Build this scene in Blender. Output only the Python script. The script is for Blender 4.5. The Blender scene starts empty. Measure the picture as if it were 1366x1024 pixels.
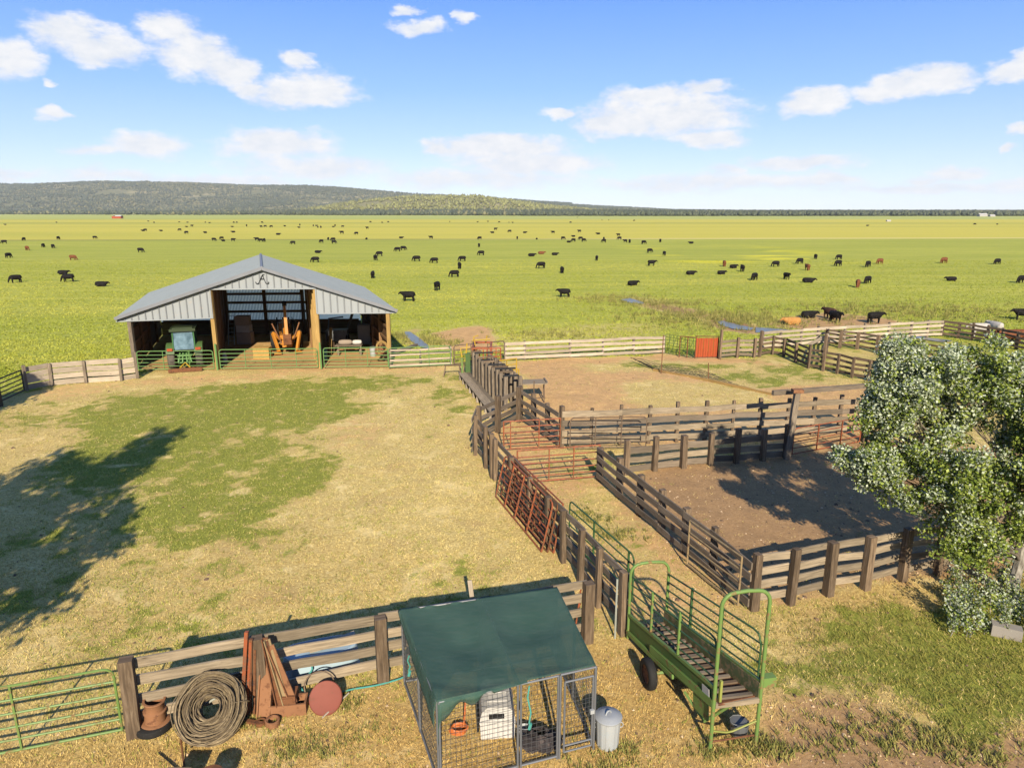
import bpy, bmesh, math, random
import numpy as np
from mathutils import Vector, Matrix, noise as mnoise

random.seed(7)
RNG = np.random.default_rng(11)
SC = bpy.context.scene
COL = SC.collection
R = math.radians

# ------------------------------------------------------------------ camera
CAM_H = 10.1
FPX, HORIZ = 920.0, 282.0          # focal length and horizon row of the 1366x1024 photograph
PITCH = math.atan((512 - HORIZ) / FPX)
cam_data = bpy.data.cameras.new("camera")
cam_data.sensor_width = 36.0
cam_data.lens = 36.0 * FPX / 1366.0
cam_data.clip_start = 0.1
cam_data.clip_end = 30000.0
cam = bpy.data.objects.new("camera", cam_data)
COL.objects.link(cam)
cam.location = (0, 0, CAM_H)
cam.rotation_euler = (math.pi / 2 - PITCH, 0, 0)
SC.camera = cam

# ------------------------------------------------------------------ light
SUN_AZ, SUN_EL = R(174.0), R(28.0)
SKY_STRENGTH, SUN_STRENGTH, EXPOSURE = 0.14, 5.0, 1.12
travel = Vector((-math.sin(SUN_AZ) * math.cos(SUN_EL), -math.cos(SUN_AZ) * math.cos(SUN_EL), -math.sin(SUN_EL)))
sd = bpy.data.lights.new("sun", 'SUN')
sd.energy = SUN_STRENGTH
sd.angle = R(0.5)
sd.color = (1.0, 0.885, 0.70)
sun = bpy.data.objects.new("sun", sd)
COL.objects.link(sun)
sun.location = (5, -40, 40)
sun.rotation_euler = travel.to_track_quat('-Z', 'Y').to_euler()

SC.view_settings.view_transform = 'Standard'
SC.view_settings.look = 'None'
SC.view_settings.gamma = 1.0
SC.view_settings.exposure = EXPOSURE
SC.view_settings.use_curve_mapping = False
SC.render.engine = 'CYCLES'
SC.cycles.max_bounces = 6
SC.cycles.diffuse_bounces = 3
SC.cycles.glossy_bounces = 2
SC.cycles.transparent_max_bounces = 16
SC.cycles.use_adaptive_sampling = True
SC.cycles.use_denoising = True
try:
    SC.cycles.denoiser = 'OPENIMAGEDENOISE'; SC.cycles.denoising_input_passes = 'RGB_ALBEDO_NORMAL'; SC.cycles.denoising_prefilter = 'ACCURATE'
except Exception: pass

def px_dir(x, y):
    d = Vector(((x - 683) / FPX, -(y - 512) / FPX, 1.0))
    c, s = math.cos(PITCH), math.sin(PITCH)
    return Vector((d.x, d.z * c + d.y * s, -d.z * s + d.y * c))

def G(x, y, z=0.0):
    """ground position (at height z) seen at a place of the photograph"""
    d = px_dir(x, y)
    t = (z - CAM_H) / d.z
    return Vector((d.x * t, d.y * t, z))

def at(x, y, Y):
    """point at distance Y seen at a place of the photograph"""
    d = px_dir(x, y)
    t = Y / d.y
    return Vector((d.x * t, Y, CAM_H + d.z * t))

# ------------------------------------------------------------------ sky
world = bpy.data.worlds.new("World")
SC.world = world
world.use_nodes = True
def build_world():
    nt = world.node_tree
    nt.nodes.clear()
    N, L = nt.nodes.new, nt.links.new
    out = N('ShaderNodeOutputWorld'); bg = N('ShaderNodeBackground')
    bg.inputs['Strength'].default_value = SKY_STRENGTH
    L(bg.outputs[0], out.inputs[0])
    sky = N('ShaderNodeTexSky'); sky.sky_type = 'NISHITA'; sky.sun_disc = False
    sky.sun_elevation = SUN_EL; sky.sun_rotation = SUN_AZ
    sky.altitude = 1500; sky.air_density = 1.0; sky.dust_density = 0.6; sky.ozone_density = 2.0
    tc = N('ShaderNodeTexCoord')
    sep = N('ShaderNodeSeparateXYZ'); L(tc.outputs['Generated'], sep.inputs[0])
    def M(op, a, b=None, cl=False):
        n = N('ShaderNodeMath'); n.operation = op; n.use_clamp = cl
        for i, v in enumerate((a, b)):
            if v is None: continue
            if isinstance(v, (int, float)): n.inputs[i].default_value = v
            else: L(v, n.inputs[i])
        return n.outputs[0]
    def V(op, a, b):
        n = N('ShaderNodeVectorMath'); n.operation = op
        for i, v in enumerate((a, b)):
            if isinstance(v, (tuple, list)): n.inputs[i].default_value = v
            else: L(v, n.inputs[i])
        return n
    az = M('ARCTAN2', sep.outputs[0], sep.outputs[1])
    el = M('ARCSINE', sep.outputs[2])
    comb = N('ShaderNodeCombineXYZ'); L(az, comb.inputs[0]); L(el, comb.inputs[1])
    # wisps: warp the direction before measuring it against the cloud bodies
    sc2 = V('MULTIPLY', comb.outputs[0], (1.0, 2.0, 1.0)).outputs[0]
    n1 = N('ShaderNodeTexNoise'); n1.inputs['Scale'].default_value = 13; n1.inputs['Detail'].default_value = 6; n1.inputs['Roughness'].default_value = .6
    L(sc2, n1.inputs['Vector'])
    wv = V('SUBTRACT', n1.outputs['Color'], (.5, .5, .5)).outputs[0]
    wv = V('MULTIPLY', wv, (.085, .040, 0)).outputs[0]
    wp = V('ADD', comb.outputs[0], wv).outputs[0]
    n2 = N('ShaderNodeTexNoise'); n2.inputs['Scale'].default_value = 30; n2.inputs['Detail'].default_value = 8; n2.inputs['Roughness'].default_value = .62
    L(sc2, n2.inputs['Vector'])
    # cx, cy, half width, half height (photograph), faintness 0..1
    clouds = [(8, 75, 42, 26, .1), (92, 46, 56, 24, 0), (140, 68, 58, 22, 0), (222, 40, 44, 22, 0), (262, 70, 50, 30, 0), (306, 92, 44, 18, 0),
              (412, 120, 62, 24, 0), (398, 85, 24, 12, .2), (335, 115, 30, 10, .2), (66, 153, 24, 8, .05), (195, 195, 58, 17, .15), (135, 205, 45, 10, .4),
              (370, 190, 74, 19, 0), (420, 222, 110, 18, .28), (560, 38, 32, 11, 0), (545, 14, 18, 6, .3), (618, 23, 16, 8, .2),
              (60, 108, 14, 6, .4), (585, 195, 24, 10, .1), (670, 196, 86, 17, -.05), (705, 217, 105, 17, .08), (640, 240, 150, 14, .34),
              (870, 126, 56, 15, 0), (885, 155, 100, 27, -.1), (840, 163, 70, 18, 0), (750, 152, 28, 7, .2), (945, 118, 34, 11, 0), (945, 188, 48, 12, .02),
              (1082, 139, 40, 18, 0), (1195, 118, 50, 18, 0), (1245, 108, 56, 20, 0), (1165, 125, 40, 12, .1), (1150, 128, 16, 6, .3), (1350, 95, 34, 18, 0), (1362, 75, 22, 14, .1),
              (1352, 172, 20, 10, .2), (1348, 198, 14, 5, .2), (1065, 216, 75, 12, .05), (1115, 238, 40, 8, .15), (968, 228, 22, 9, .25), (1275, 229, 36, 9, .1),
              (1240, 236, 30, 6, .4), (0, 235, 60, 8, .3), (960, 245, 220, 12, .38), (1250, 250, 220, 10, .42), (250, 240, 200, 10, .42)]
    cur = None
    for cx, cy, hw, hh, faint in clouds:
        d = px_dir(cx, cy).normalized()
        a, e = math.atan2(d.x, d.y), math.asin(d.z)
        d2 = px_dir(cx + hw, cy).normalized(); d3 = px_dir(cx, cy - hh).normalized()
        w = abs(math.atan2(d2.x, d2.y) - a); h = abs(math.asin(d3.z) - e)
        v = V('SUBTRACT', wp, (a, e, 0)).outputs[0]
        v = V('MULTIPLY', v, (1 / w, 1 / h, 0)).outputs[0]
        q = V('DOT_PRODUCT', v, v).outputs['Value']
        if faint: q = M('ADD', q, faint * 1.1)
        if cur is None: cur = q
        else:
            n = N('ShaderNodeMath'); n.operation = 'SMOOTH_MIN'; L(cur, n.inputs[0]); L(q, n.inputs[1]); n.inputs[2].default_value = .35; cur = n.outputs[0]
    nz = M('MULTIPLY', M('SUBTRACT', n2.outputs['Fac'], .5), 2.9)
    dens = M('ADD', cur, nz)
    ccol = N('ShaderNodeMix'); ccol.data_type = 'RGBA'; cm = N('ShaderNodeMapRange'); L(M('ADD', n2.outputs['Fac'], M('MULTIPLY', n1.outputs['Fac'], .6)), cm.inputs['Value'])
    cm.inputs['From Min'].default_value = .62; cm.inputs['From Max'].default_value = .92; L(cm.outputs[0], ccol.inputs[0]); ccol.inputs[6].default_value = CLOUD_COL; ccol.inputs[7].default_value = tuple(v * f for v, f in zip(CLOUD_COL, (.84, .88, .94))) + (1,)
    mr = N('ShaderNodeMapRange'); mr.interpolation_type = 'SMOOTHSTEP'
    L(dens, mr.inputs['Value'])
    mr.inputs['From Min'].default_value = 1.85; mr.inputs['From Max'].default_value = .25
    mr.inputs['To Min'].default_value = 0; mr.inputs['To Max'].default_value = 1
    # air: blue overhead, paler towards the horizon; the physical sky keeps its share
    gr = N('ShaderNodeValToRGB'); eln = N('ShaderNodeMapRange'); L(el, eln.inputs['Value'])
    eln.inputs['From Min'].default_value = 0; eln.inputs['From Max'].default_value = R(90)
    L(eln.outputs[0], gr.inputs[0])
    els = gr.color_ramp.elements
    while len(els) < len(SKY_RAMP): els.new(.5)
    for k, (deg, c) in enumerate(SKY_RAMP):
        els[k].position = deg / 90; els[k].color = tuple(((x / 255 + .055) / 1.055) ** 2.4 for x in c) + (1,)
    sca = N('ShaderNodeMix'); sca.data_type = 'RGBA'; sca.blend_type = 'MULTIPLY'; sca.inputs[0].default_value = 1.0
    k = 1 / (SKY_STRENGTH * 2 ** EXPOSURE); sca.inputs[7].default_value = (k, k, k, 1); L(gr.outputs[0], sca.inputs[6])
    m1 = N('ShaderNodeMix'); m1.data_type = 'RGBA'; m1.inputs[0].default_value = .12
    L(sca.outputs[2], m1.inputs[6]); L(sky.outputs[0], m1.inputs[7])
    m2 = N('ShaderNodeMix'); m2.data_type = 'RGBA'
    L(mr.outputs[0], m2.inputs[0]); L(m1.outputs[2], m2.inputs[6]); L(ccol.outputs[2], m2.inputs[7])
    L(m2.outputs[2], bg.inputs['Color'])
SKY_RAMP = [(0, (224, 234, 248)), (1.6, (212, 227, 250)), (4.7, (180, 208, 250)), (9, (139, 184, 249)), (15, (100, 156, 246)), (30, (96, 148, 230)), (90, (98, 142, 212))]
CLOUD_COL = tuple(v * .96 / (SKY_STRENGTH * 2 ** EXPOSURE) for v in (1.0, 1.0, 1.02)) + (1,)
build_world()

# ------------------------------------------------------------------ helpers
Z = Vector((0, 0, 1))
def V3(*a): return Vector(a)

class MB:
    """collects boxes, bars and tubes; build() links them as ONE mesh object"""
    def __init__(s):
        s.v, s.f, s.uv, s.sm, s.mi = [], [], [], [], []
        s.xf = None; s.cur = 0
    def add(s, verts, faces, uvs=None, smooth=False):
        o = len(s.v)
        if s.xf is not None: verts = [s.xf @ Vector(p) for p in verts]
        s.v.extend([tuple(p) for p in verts])
        for i, f in enumerate(faces):
            s.f.append(tuple(o + k for k in f))
            s.uv.append(uvs[i] if uvs else [(0, 0)] * len(f))
            s.sm.append(smooth); s.mi.append(s.cur)
    def beam(s, p, q, w, h, up=Z, seg=1, jit=0.0, taper=1.0):
        p, q = Vector(p), Vector(q)
        t = (q - p); ln = t.length; t.normalize()
        side = t.cross(up)
        if side.length < 1e-4: side = t.cross(V3(0, 1, 0))
        side.normalize(); u = side.cross(t)
        vs, n = [], seg + 1
        for i in range(n):
            k = i / seg; c = p.lerp(q, k)
            if jit and 0 < i < seg: c = c + u * random.uniform(-jit, jit) + side * random.uniform(-jit, jit)
            f = 1 + (taper - 1) * k
            for a, b in ((-1, -1), (1, -1), (1, 1), (-1, 1)):
                vs.append(c + side * a * w * .5 * f + u * b * h * .5 * f)
        fs, uv = [], []
        o = random.uniform(0, 50); per = [0, w, w + h, 2 * w + h, 2 * w + 2 * h]; o2 = random.uniform(0, 50)
        for i in range(seg):
            for j in range(4):
                a, b = i * 4 + j, i * 4 + (j + 1) % 4
                fs.append((a, a + 4, b + 4, b))
                l0, l1 = o + ln * i / seg, o + ln * (i + 1) / seg
                uv.append([(l0, o2 + per[j]), (l1, o2 + per[j]), (l1, o2 + per[j + 1]), (l0, o2 + per[j + 1])])
        fs.append((0, 1, 2, 3)); uv.append([(o, o2), (o + .02, o2), (o + .02, o2 + w), (o, o2 + w)])
        m = seg * 4
        fs.append((m + 3, m + 2, m + 1, m)); uv.append([(o, o2), (o + .02, o2), (o + .02, o2 + w), (o, o2 + w)])
        s.add(vs, fs, uv)
        return s
    def box(s, c, size, rz=0.0):
        c = Vector(c); d = V3(math.cos(rz), math.sin(rz), 0) * size[0] * .5
        return s.beam(c - d, c + d, size[1], size[2])
    def tube(s, path, r, n=6, closed=False, r2=None):
        P = [Vector(p) for p in path]; m = len(P)
        vs = []; prev = None
        for i in range(m):
            if closed: t = P[(i + 1) % m] - P[i - 1]
            else: t = P[min(i + 1, m - 1)] - P[max(i - 1, 0)]
            t.normalize()
            if prev is None:
                a = t.cross(Z)
                if a.length < 1e-3: a = t.cross(V3(1, 0, 0))
            else:
                a = prev - t * prev.dot(t)
                if a.length < 1e-4: a = t.cross(Z)
            a.normalize(); prev = a; b = t.cross(a)
            rr = r if r2 is None else r + (r2 - r) * i / (m - 1)
            for k in range(n):
                th = 2 * math.pi * k / n
                vs.append(P[i] + (a * math.cos(th) + b * math.sin(th)) * rr)
        fs = []
        for i in range(m if closed else m - 1):
            for k in range(n):
                a0, a1 = i * n + k, i * n + (k + 1) % n
                j = ((i + 1) % m) * n
                fs.append((a0, a1, j + (k + 1) % n, j + k))
        if not closed:
            fs.append(tuple(range(n))[::-1]); fs.append(tuple((m - 1) * n + k for k in range(n)))
        s.add(vs, fs, None, True)
        return s
    def lathe(s, prof, c=(0, 0, 0), n=20, mat=None, cap=True):
        vs = []; c = Vector(c)
        for r, z in prof:
            for k in range(n):
                th = 2 * math.pi * k / n
                p = V3(r * math.cos(th), r * math.sin(th), z)
                if mat is not None: p = mat @ p
                vs.append(c + p)
        fs = []
        for i in range(len(prof) - 1):
            for k in range(n):
                a, b = i * n + k, i * n + (k + 1) % n
                fs.append((a, b, b + n, a + n))
        if cap:
            fs.append(tuple(range(n))[::-1]); fs.append(tuple((len(prof) - 1) * n + k for k in range(n)))
        s.add(vs, fs, None, True)
        return s
    def poly(s, pts, uvs=None):
        s.add(pts, [tuple(range(len(pts)))], [uvs] if uvs else None); return s
    def build(s, name, mats, parent=None, loc=None):
        me = bpy.data.meshes.new(name)
        base = Vector(parent.matrix_base) if (parent is not None and 'matrix_base' in parent) else Vector((0, 0, 0))
        if parent is not None: base = WORLD_POS[parent.name].copy()
        elif loc is not None: base = Vector(loc)
        me.from_pydata([(p[0] - base.x, p[1] - base.y, p[2] - base.z) for p in s.v], [], s.f)
        uvl = me.uv_layers.new(name='UVMap')
        flat = [c for f in s.uv for p in f for c in p]
        uvl.data.foreach_set('uv', flat)
        me.polygons.foreach_set('use_smooth', s.sm)
        if not isinstance(mats, (list, tuple)): mats = [mats]
        for m in mats: me.materials.append(m)
        if len(mats) > 1: me.polygons.foreach_set('material_index', s.mi)
        if any(s.sm):
            try: me.set_sharp_from_angle(angle=R(45))
            except Exception: pass
        me.update()
        o = bpy.data.objects.new(name, me); COL.objects.link(o)
        if parent is not None: o.parent = parent; WORLD_POS[o.name] = WORLD_POS[parent.name].copy()
        else: o.location = base; WORLD_POS[o.name] = base.copy()
        return o
WORLD_POS = {}

def empty(name, loc, label=None, cat=None, group=None):
    o = bpy.data.objects.new(name, None); COL.objects.link(o)
    o.empty_display_size = .3
    o.location = loc; WORLD_POS[o.name] = Vector(loc)
    if label: tag(o, label, cat, group)
    return o
def tag(o, label, cat, group=None, kind=None):
    if label: o['label'] = label
    if cat: o['category'] = cat
    if group: o['group'] = group
    if kind: o['kind'] = kind
    return o
def arc(c, r, a0, a1, n, ax=V3(1, 0, 0), ay=Z):
    return [Vector(c) + ax * r * math.cos(a0 + (a1 - a0) * i / n) + ay * r * math.sin(a0 + (a1 - a0) * i / n) for i in range(n + 1)]

# value noise in numpy
def vnoise(x, y, seed=0):
    x = np.asarray(x, float); y = np.asarray(y, float)
    xi = np.floor(x).astype(np.int64); yi = np.floor(y).astype(np.int64)
    fx, fy = x - xi, y - yi
    fx = fx * fx * (3 - 2 * fx); fy = fy * fy * (3 - 2 * fy)
    def h(a, b):
        n = (a * 374761393 + b * 668265263 + seed * 974634777) & 0xffffffff
        n = ((n ^ (n >> 13)) * 1274126177) & 0xffffffff
        return ((n ^ (n >> 16)) & 0xffff) / 65535.0
    return (h(xi, yi) * (1 - fx) + h(xi + 1, yi) * fx) * (1 - fy) + (h(xi, yi + 1) * (1 - fx) + h(xi + 1, yi + 1) * fx) * fy
def fbm(x, y, oct=4, seed=0):
    t, a, n = 0, .5, 0
    for i in range(oct):
        t = t + a * vnoise(x * 2 ** i, y * 2 ** i, seed + i * 17); n += a; a *= .55
    return t / n

# ------------------------------------------------------------------ materials
class NT:
    def __init__(s, name):
        s.m = bpy.data.materials.new(name); s.m.use_nodes = True
        s.t = s.m.node_tree; s.t.nodes.clear()
        s.out = s.n('ShaderNodeOutputMaterial'); s.b = s.n('ShaderNodeBsdfPrincipled')
        s.l(s.b.outputs[0], s.out.inputs[0])
        s.b.inputs['Specular IOR Level'].default_value = .25
    def n(s, t): return s.t.nodes.new(t)
    def l(s, a, b): s.t.links.new(a, b)
    def set(s, sock, v):
        if isinstance(v, (int, float)): sock.default_value = v
        elif isinstance(v, (tuple, list)): sock.default_value = tuple(v) + ((1,) if len(v) == 3 and sock.type == 'RGBA' else ())
        else: s.l(v, sock)
    def coord(s, kind='Object'):
        if kind == 'World':
            return s.n('ShaderNodeNewGeometry').outputs['Position']
        return s.n('ShaderNodeTexCoord').outputs[kind]
    def mapv(s, v, scale=(1, 1, 1), rot=(0, 0, 0)):
        n = s.n('ShaderNodeMapping'); s.l(v, n.inputs['Vector']); n.inputs['Scale'].default_value = scale; n.inputs['Rotation'].default_value = rot
        return n.outputs[0]
    def noise(s, v, scale, detail=4, rough=.55, dist=0):
        n = s.n('ShaderNodeTexNoise'); s.l(v, n.inputs['Vector'])
        n.inputs['Scale'].default_value = scale; n.inputs['Detail'].default_value = detail; n.inputs['Roughness'].default_value = rough; n.inputs['Distortion'].default_value = dist
        return n.outputs['Fac']
    def vor(s, v, scale, out='Distance'):
        n = s.n('ShaderNodeTexVoronoi'); s.l(v, n.inputs['Vector']); n.inputs['Scale'].default_value = scale
        return n.outputs[out]
    def ramp(s, f, stops, interp='LINEAR'):
        n = s.n('ShaderNodeValToRGB'); s.l(f, n.inputs[0]); n.color_ramp.interpolation = interp
        e = n.color_ramp.elements
        while len(e) < len(stops): e.new(.5)
        for i, (p, c) in enumerate(stops):
            e[i].position = p
            e[i].color = (c, c, c, 1) if isinstance(c, (int, float)) else tuple(c) + (1,)
        return n.outputs[0]
    def mix(s, f, a, b, blend='MIX'):
        n = s.n('ShaderNodeMix'); n.data_type = 'RGBA'; n.blend_type = blend
        s.set(n.inputs[0], f); s.set(n.inputs[6], a); s.set(n.inputs[7], b)
        return n.outputs[2]
    def math(s, op, a, b=None, clamp=False):
        n = s.n('ShaderNodeMath'); n.operation = op; n.use_clamp = clamp
        s.set(n.inputs[0], a)
        if b is not None: s.set(n.inputs[1], b)
        return n.outputs[0]
    def step(s, v, lo, hi):
        n = s.n('ShaderNodeMapRange'); n.interpolation_type = 'SMOOTHSTEP'; s.set(n.inputs['Value'], v)
        n.inputs['From Min'].default_value = lo; n.inputs['From Max'].default_value = hi
        return n.outputs[0]
    def bump(s, h, strength=.3, dist=.02):
        n = s.n('ShaderNodeBump'); n.inputs['Strength'].default_value = strength; n.inputs['Distance'].default_value = dist
        s.l(h, n.inputs['Height']); s.l(n.outputs[0], s.b.inputs['Normal'])
    def island(s): return s.n('ShaderNodeNewGeometry').outputs['Random Per Island']
    def objrand(s): return s.n('ShaderNodeObjectInfo').outputs['Random']
    def fin(s, col, rough=.8, metal=0.0, spec=None):
        s.set(s.b.inputs['Base Color'], col); s.set(s.b.inputs['Roughness'], rough); s.b.inputs['Metallic'].default_value = metal
        if spec is not None: s.b.inputs['Specular IOR Level'].default_value = spec
        return s.m

def wood_mat(name, light, mid, dark, var=.5, gs=34):
    t = NT(name); uv = t.coord('UV')
    g = t.noise(t.mapv(uv, (1.6, gs, 1)), 1.0, 5, .65, .4)
    g2 = t.noise(t.mapv(uv, (.9, 3.5, 1)), 1.0, 3)
    knots = t.step(t.vor(t.mapv(uv, (1.1, 5, 1)), 1.0), .0, .11)
    col = t.ramp(g, [(.25, dark), (.5, mid), (.72, light)])
    col = t.mix(t.ramp(g2, [(.35, 0), (.7, .55)]), col, [c * .55 for c in mid])
    col = t.mix(knots, [c * .4 for c in dark], col)
    iv = t.math('ADD', t.math('MULTIPLY', t.objrand(), var), 1 - var * .5)
    col = t.mix(1.0, col, iv, 'MULTIPLY')
    t.bump(g, .5, .006)
    return t.fin(col, .85)
def paint_mat(name, col, wear=(.12, .05, .025), amount=.5, rough=.5, metal=0.0, scale=6):
    col = [x * .52 for x in col]; wear = [x * .60 for x in wear]
    t = NT(name); c = t.coord('Object')
    n = t.noise(c, scale, 6, .7); n2 = t.noise(c, scale * .25, 3)
    k = t.step(n, amount, amount + .12)
    base = t.mix(t.ramp(n2, [(.3, 0), (.7, .5)]), col, [x * .72 for x in col])
    return t.fin(t.mix(k, base, wear), t.math('ADD', t.math('MULTIPLY', k, .3), rough), metal)

M = {}
M['board'] = wood_mat('weathered_board', (.275, .22, .155), (.19, .15, .10), (.065, .048, .033), .6, 24)
M['board_white'] = wood_mat('bleached_board', (.41, .345, .265), (.31, .255, .19), (.14, .108, .08))
M['board_grey'] = wood_mat('grey_board', (.195, .155, .112), (.135, .106, .076), (.05, .037, .027))
M['board_brown'] = wood_mat('brown_board', (.165, .115, .075), (.11, .075, .047), (.042, .028, .018))
M['post'] = wood_mat('old_post', (.20, .148, .098), (.105, .072, .044), (.028, .019, .012), .6, 17)
M['post_grey'] = wood_mat('grey_post', (.20, .162, .12), (.125, .098, .07), (.04, .030, .022), .6, 17)
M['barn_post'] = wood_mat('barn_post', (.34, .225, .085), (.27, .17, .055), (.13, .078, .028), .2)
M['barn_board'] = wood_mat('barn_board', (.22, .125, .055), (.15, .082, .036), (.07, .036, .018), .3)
M['barn_sunlit'] = wood_mat('sunlit_barn_plank', (.46, .30, .10), (.36, .22, .07), (.18, .10, .035), .3)
M['green_paint'] = paint_mat('green_paint', (.19, .31, .08), (.24, .15, .06), .52)
M['gate_green'] = paint_mat('pale_green_paint', (.17, .33, .10), (.3, .22, .12), .60)
M['dark_green'] = paint_mat('dark_green_paint', (.085, .16, .045), (.14, .09, .04), .56)
M['rust_red'] = paint_mat('rusty_red_paint', (.42, .115, .045), (.20, .085, .042), .47)
M['rust'] = paint_mat('rust', (.23, .095, .04), (.11, .05, .028), .5, .85)
M['rust_light'] = paint_mat('light_rust', (.36, .17, .08), (.17, .075, .038), .52, .85)
M['pipe_brown'] = paint_mat('brown_pipe', (.17, .115, .075), (.28, .20, .12), .52, .6)
M['pipe_tan'] = paint_mat('tan_pipe', (.40, .29, .15), (.17, .10, .06), .55, .6)
M['pipe_dark'] = paint_mat('dark_pipe', (.06, .055, .045), (.14, .09, .06), .55, .6)
M['pipe_white'] = paint_mat('pale_pipe', (.46, .47, .40), (.22, .2, .14), .58, .6)
M['orange_red'] = paint_mat('orange_red_paint', (.48, .085, .022), (.22, .06, .03), .57)
M['orange'] = paint_mat('digger_orange', (.66, .27, .035), (.25, .10, .03), .6)
M['yellow_paint'] = paint_mat('yellow_paint', (.58, .37, .035), (.25, .14, .04), .6)
M['tractor_green'] = paint_mat('tractor_green', (.03, .15, .03), (.05, .06, .03), .66)
M['galv'] = paint_mat('galvanised_steel', (.52, .54, .55), (.38, .40, .42), .5, .5, .25, 9)
M['galv_pale'] = paint_mat('pale_zinc', (.56, .58, .58), (.42, .45, .46), .5, .5, .15, 5)
M['kennel_tube'] = paint_mat('kennel_tube', (.27, .28, .30), (.18, .18, .19), .55, .45, .4)
M['wire'] = paint_mat('kennel_wire', (.16, .165, .17), (.10, .10, .10), .55, .5, .3)
M['tyre'] = paint_mat('tyre_rubber', (.022, .021, .020), (.06, .05, .04), .6, .8)
M['black'] = paint_mat('black_iron', (.02, .02, .02), (.05, .035, .025), .6, .6)
M['white'] = paint_mat('white_plastic', (.74, .71, .66), (.55, .50, .42), .62, .5)
M['blue_tank'] = paint_mat('pale_blue_tank', (.46, .60, .68), (.36, .40, .40), .6, .5)
M['hose'] = paint_mat('teal_hose', (.10, .42, .36), (.12, .3, .26), .7, .5)
M['red_disc'] = paint_mat('faded_red', (.30, .085, .055), (.22, .09, .06), .55, .7)
M['grey_box'] = paint_mat('grey_metal', (.24, .25, .26), (.13, .12, .11), .55, .5, .3)
M['dark_cloth'] = paint_mat('dark_cloth', (.05, .042, .045), (.10, .08, .075), .5, .9)
M['orange_plastic'] = paint_mat('orange_plastic', (.72, .20, .05), (.5, .18, .06), .7, .5)
M['cardboard'] = paint_mat('cardboard', (.42, .34, .27), (.3, .22, .16), .6, .8)
M['pallet'] = paint_mat('grey_white', (.52, .50, .47), (.35, .31, .27), .6, .8)
M['bone'] = paint_mat('bleached_stick', (.55, .48, .38), (.4, .33, .25), .6, .8)
M['block_wood'] = paint_mat('grey_block_wood', (.40, .36, .31), (.28, .24, .2), .55, .9)

def wire_coil_mat():
    t = NT('old_wire'); c = t.coord('Object')
    n = t.noise(c, 14, 5); r = t.island()
    col = t.mix(t.ramp(r, [(0, 0), (1, 1)]), (.065, .047, .026), (.215, .165, .095))
    col = t.mix(t.ramp(n, [(.4, 0), (.65, .6)]), col, (.06, .042, .028))
    return t.fin(col, .75)
M['coil'] = wire_coil_mat()

def metal_sheet(name, col, rough=.45, metal=.35):
    t = NT(name); c = t.coord('Object')
    st = t.noise(t.mapv(c, (1.5, 1.5, .25)), 1.2, 5); n = t.noise(c, 3.5, 4)
    base = t.mix(t.ramp(st, [(.35, 0), (.7, .55)]), col, [x * .78 for x in col])
    base = t.mix(t.ramp(n, [(.62, 0), (.75, .25)]), base, (.34, .25, .17))
    return t.fin(base, rough, metal)
M['roof'] = metal_sheet('roof_sheet', (.185, .205, .20), .6, .0)
M['gable'] = metal_sheet('gable_sheet', (.215, .23, .24), .5, .1)
M['trim_rib_shade'] = metal_sheet('gable_trim_rib_shade', (.15, .155, .17), .5, .2)
def glass_mat():
    t = NT('cab_glass'); t.b.inputs['Specular IOR Level'].default_value = .6
    n = t.noise(t.coord('Object'), 2.2, 3)
    return t.fin(t.ramp(n, [(.35, (.04, .075, .10)), (.7, (.13, .20, .25))]), .12)
M['glass'] = glass_mat()
def sky_panel():
    t = NT('back_wall_sheet')
    tr = t.n('ShaderNodeBsdfTranslucent'); tr.inputs[0].default_value = (1.0, .93, .74, 1)
    mx = t.n('ShaderNodeMixShader'); mx.inputs[0].default_value = .85
    t.fin((.72, .72, .66), .6)
    t.l(t.b.outputs[0], mx.inputs[1]); t.l(tr.outputs[0], mx.inputs[2]); t.l(mx.outputs[0], t.out.inputs[0])
    return t.m
M['back_sheet'] = sky_panel()
def shade_cloth():
    t = NT('green_shade_cloth'); c = t.coord('Object')
    n = t.noise(c, 1.4, 5); n2 = t.noise(c, 7, 4)
    col = t.mix(t.ramp(n, [(.35, 0), (.7, .6)]), (.034, .070, .055), (.055, .098, .078))
    col = t.mix(t.ramp(n2, [(.60, 0), (.75, .3)]), col, (.06, .075, .05))
    n3 = t.noise(t.mapv(c, (1, 6, 1)), 3, 4)
    col = t.mix(t.ramp(n3, [(.45, 0), (.7, .35)]), col, (.075, .105, .085))
    t.bump(t.noise(c, 9, 4), .35, .02)
    t.fin(col, .95, spec=.05)
    tp = t.n('ShaderNodeBsdfTransparent'); mx = t.n('ShaderNodeMixShader'); mx.inputs[0].default_value = .20
    t.l(t.b.outputs[0], mx.inputs[1]); t.l(tp.outputs[0], mx.inputs[2]); t.l(mx.outputs[0], t.out.inputs[0])
    return t.m
M['shade'] = shade_cloth()
def attr_mat(name, rough=.7, transl=0.0, attr='col'):
    t = NT(name); a = t.n('ShaderNodeAttribute'); a.attribute_name = attr
    t.fin(a.outputs['Color'], rough)
    if transl:
        tr = t.n('ShaderNodeBsdfTranslucent'); t.l(a.outputs['Color'], tr.inputs[0])
        mx = t.n('ShaderNodeMixShader'); mx.inputs[0].default_value = transl
        t.l(t.b.outputs[0], mx.inputs[1]); t.l(tr.outputs[0], mx.inputs[2]); t.l(mx.outputs[0], t.out.inputs[0])
    return t.m
M['leaf'] = attr_mat('leaves', .55, .3)
M['blade'] = attr_mat('grass_blades', .8, .25)
M['far_tree'] = attr_mat('far_trees', .9)
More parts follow.
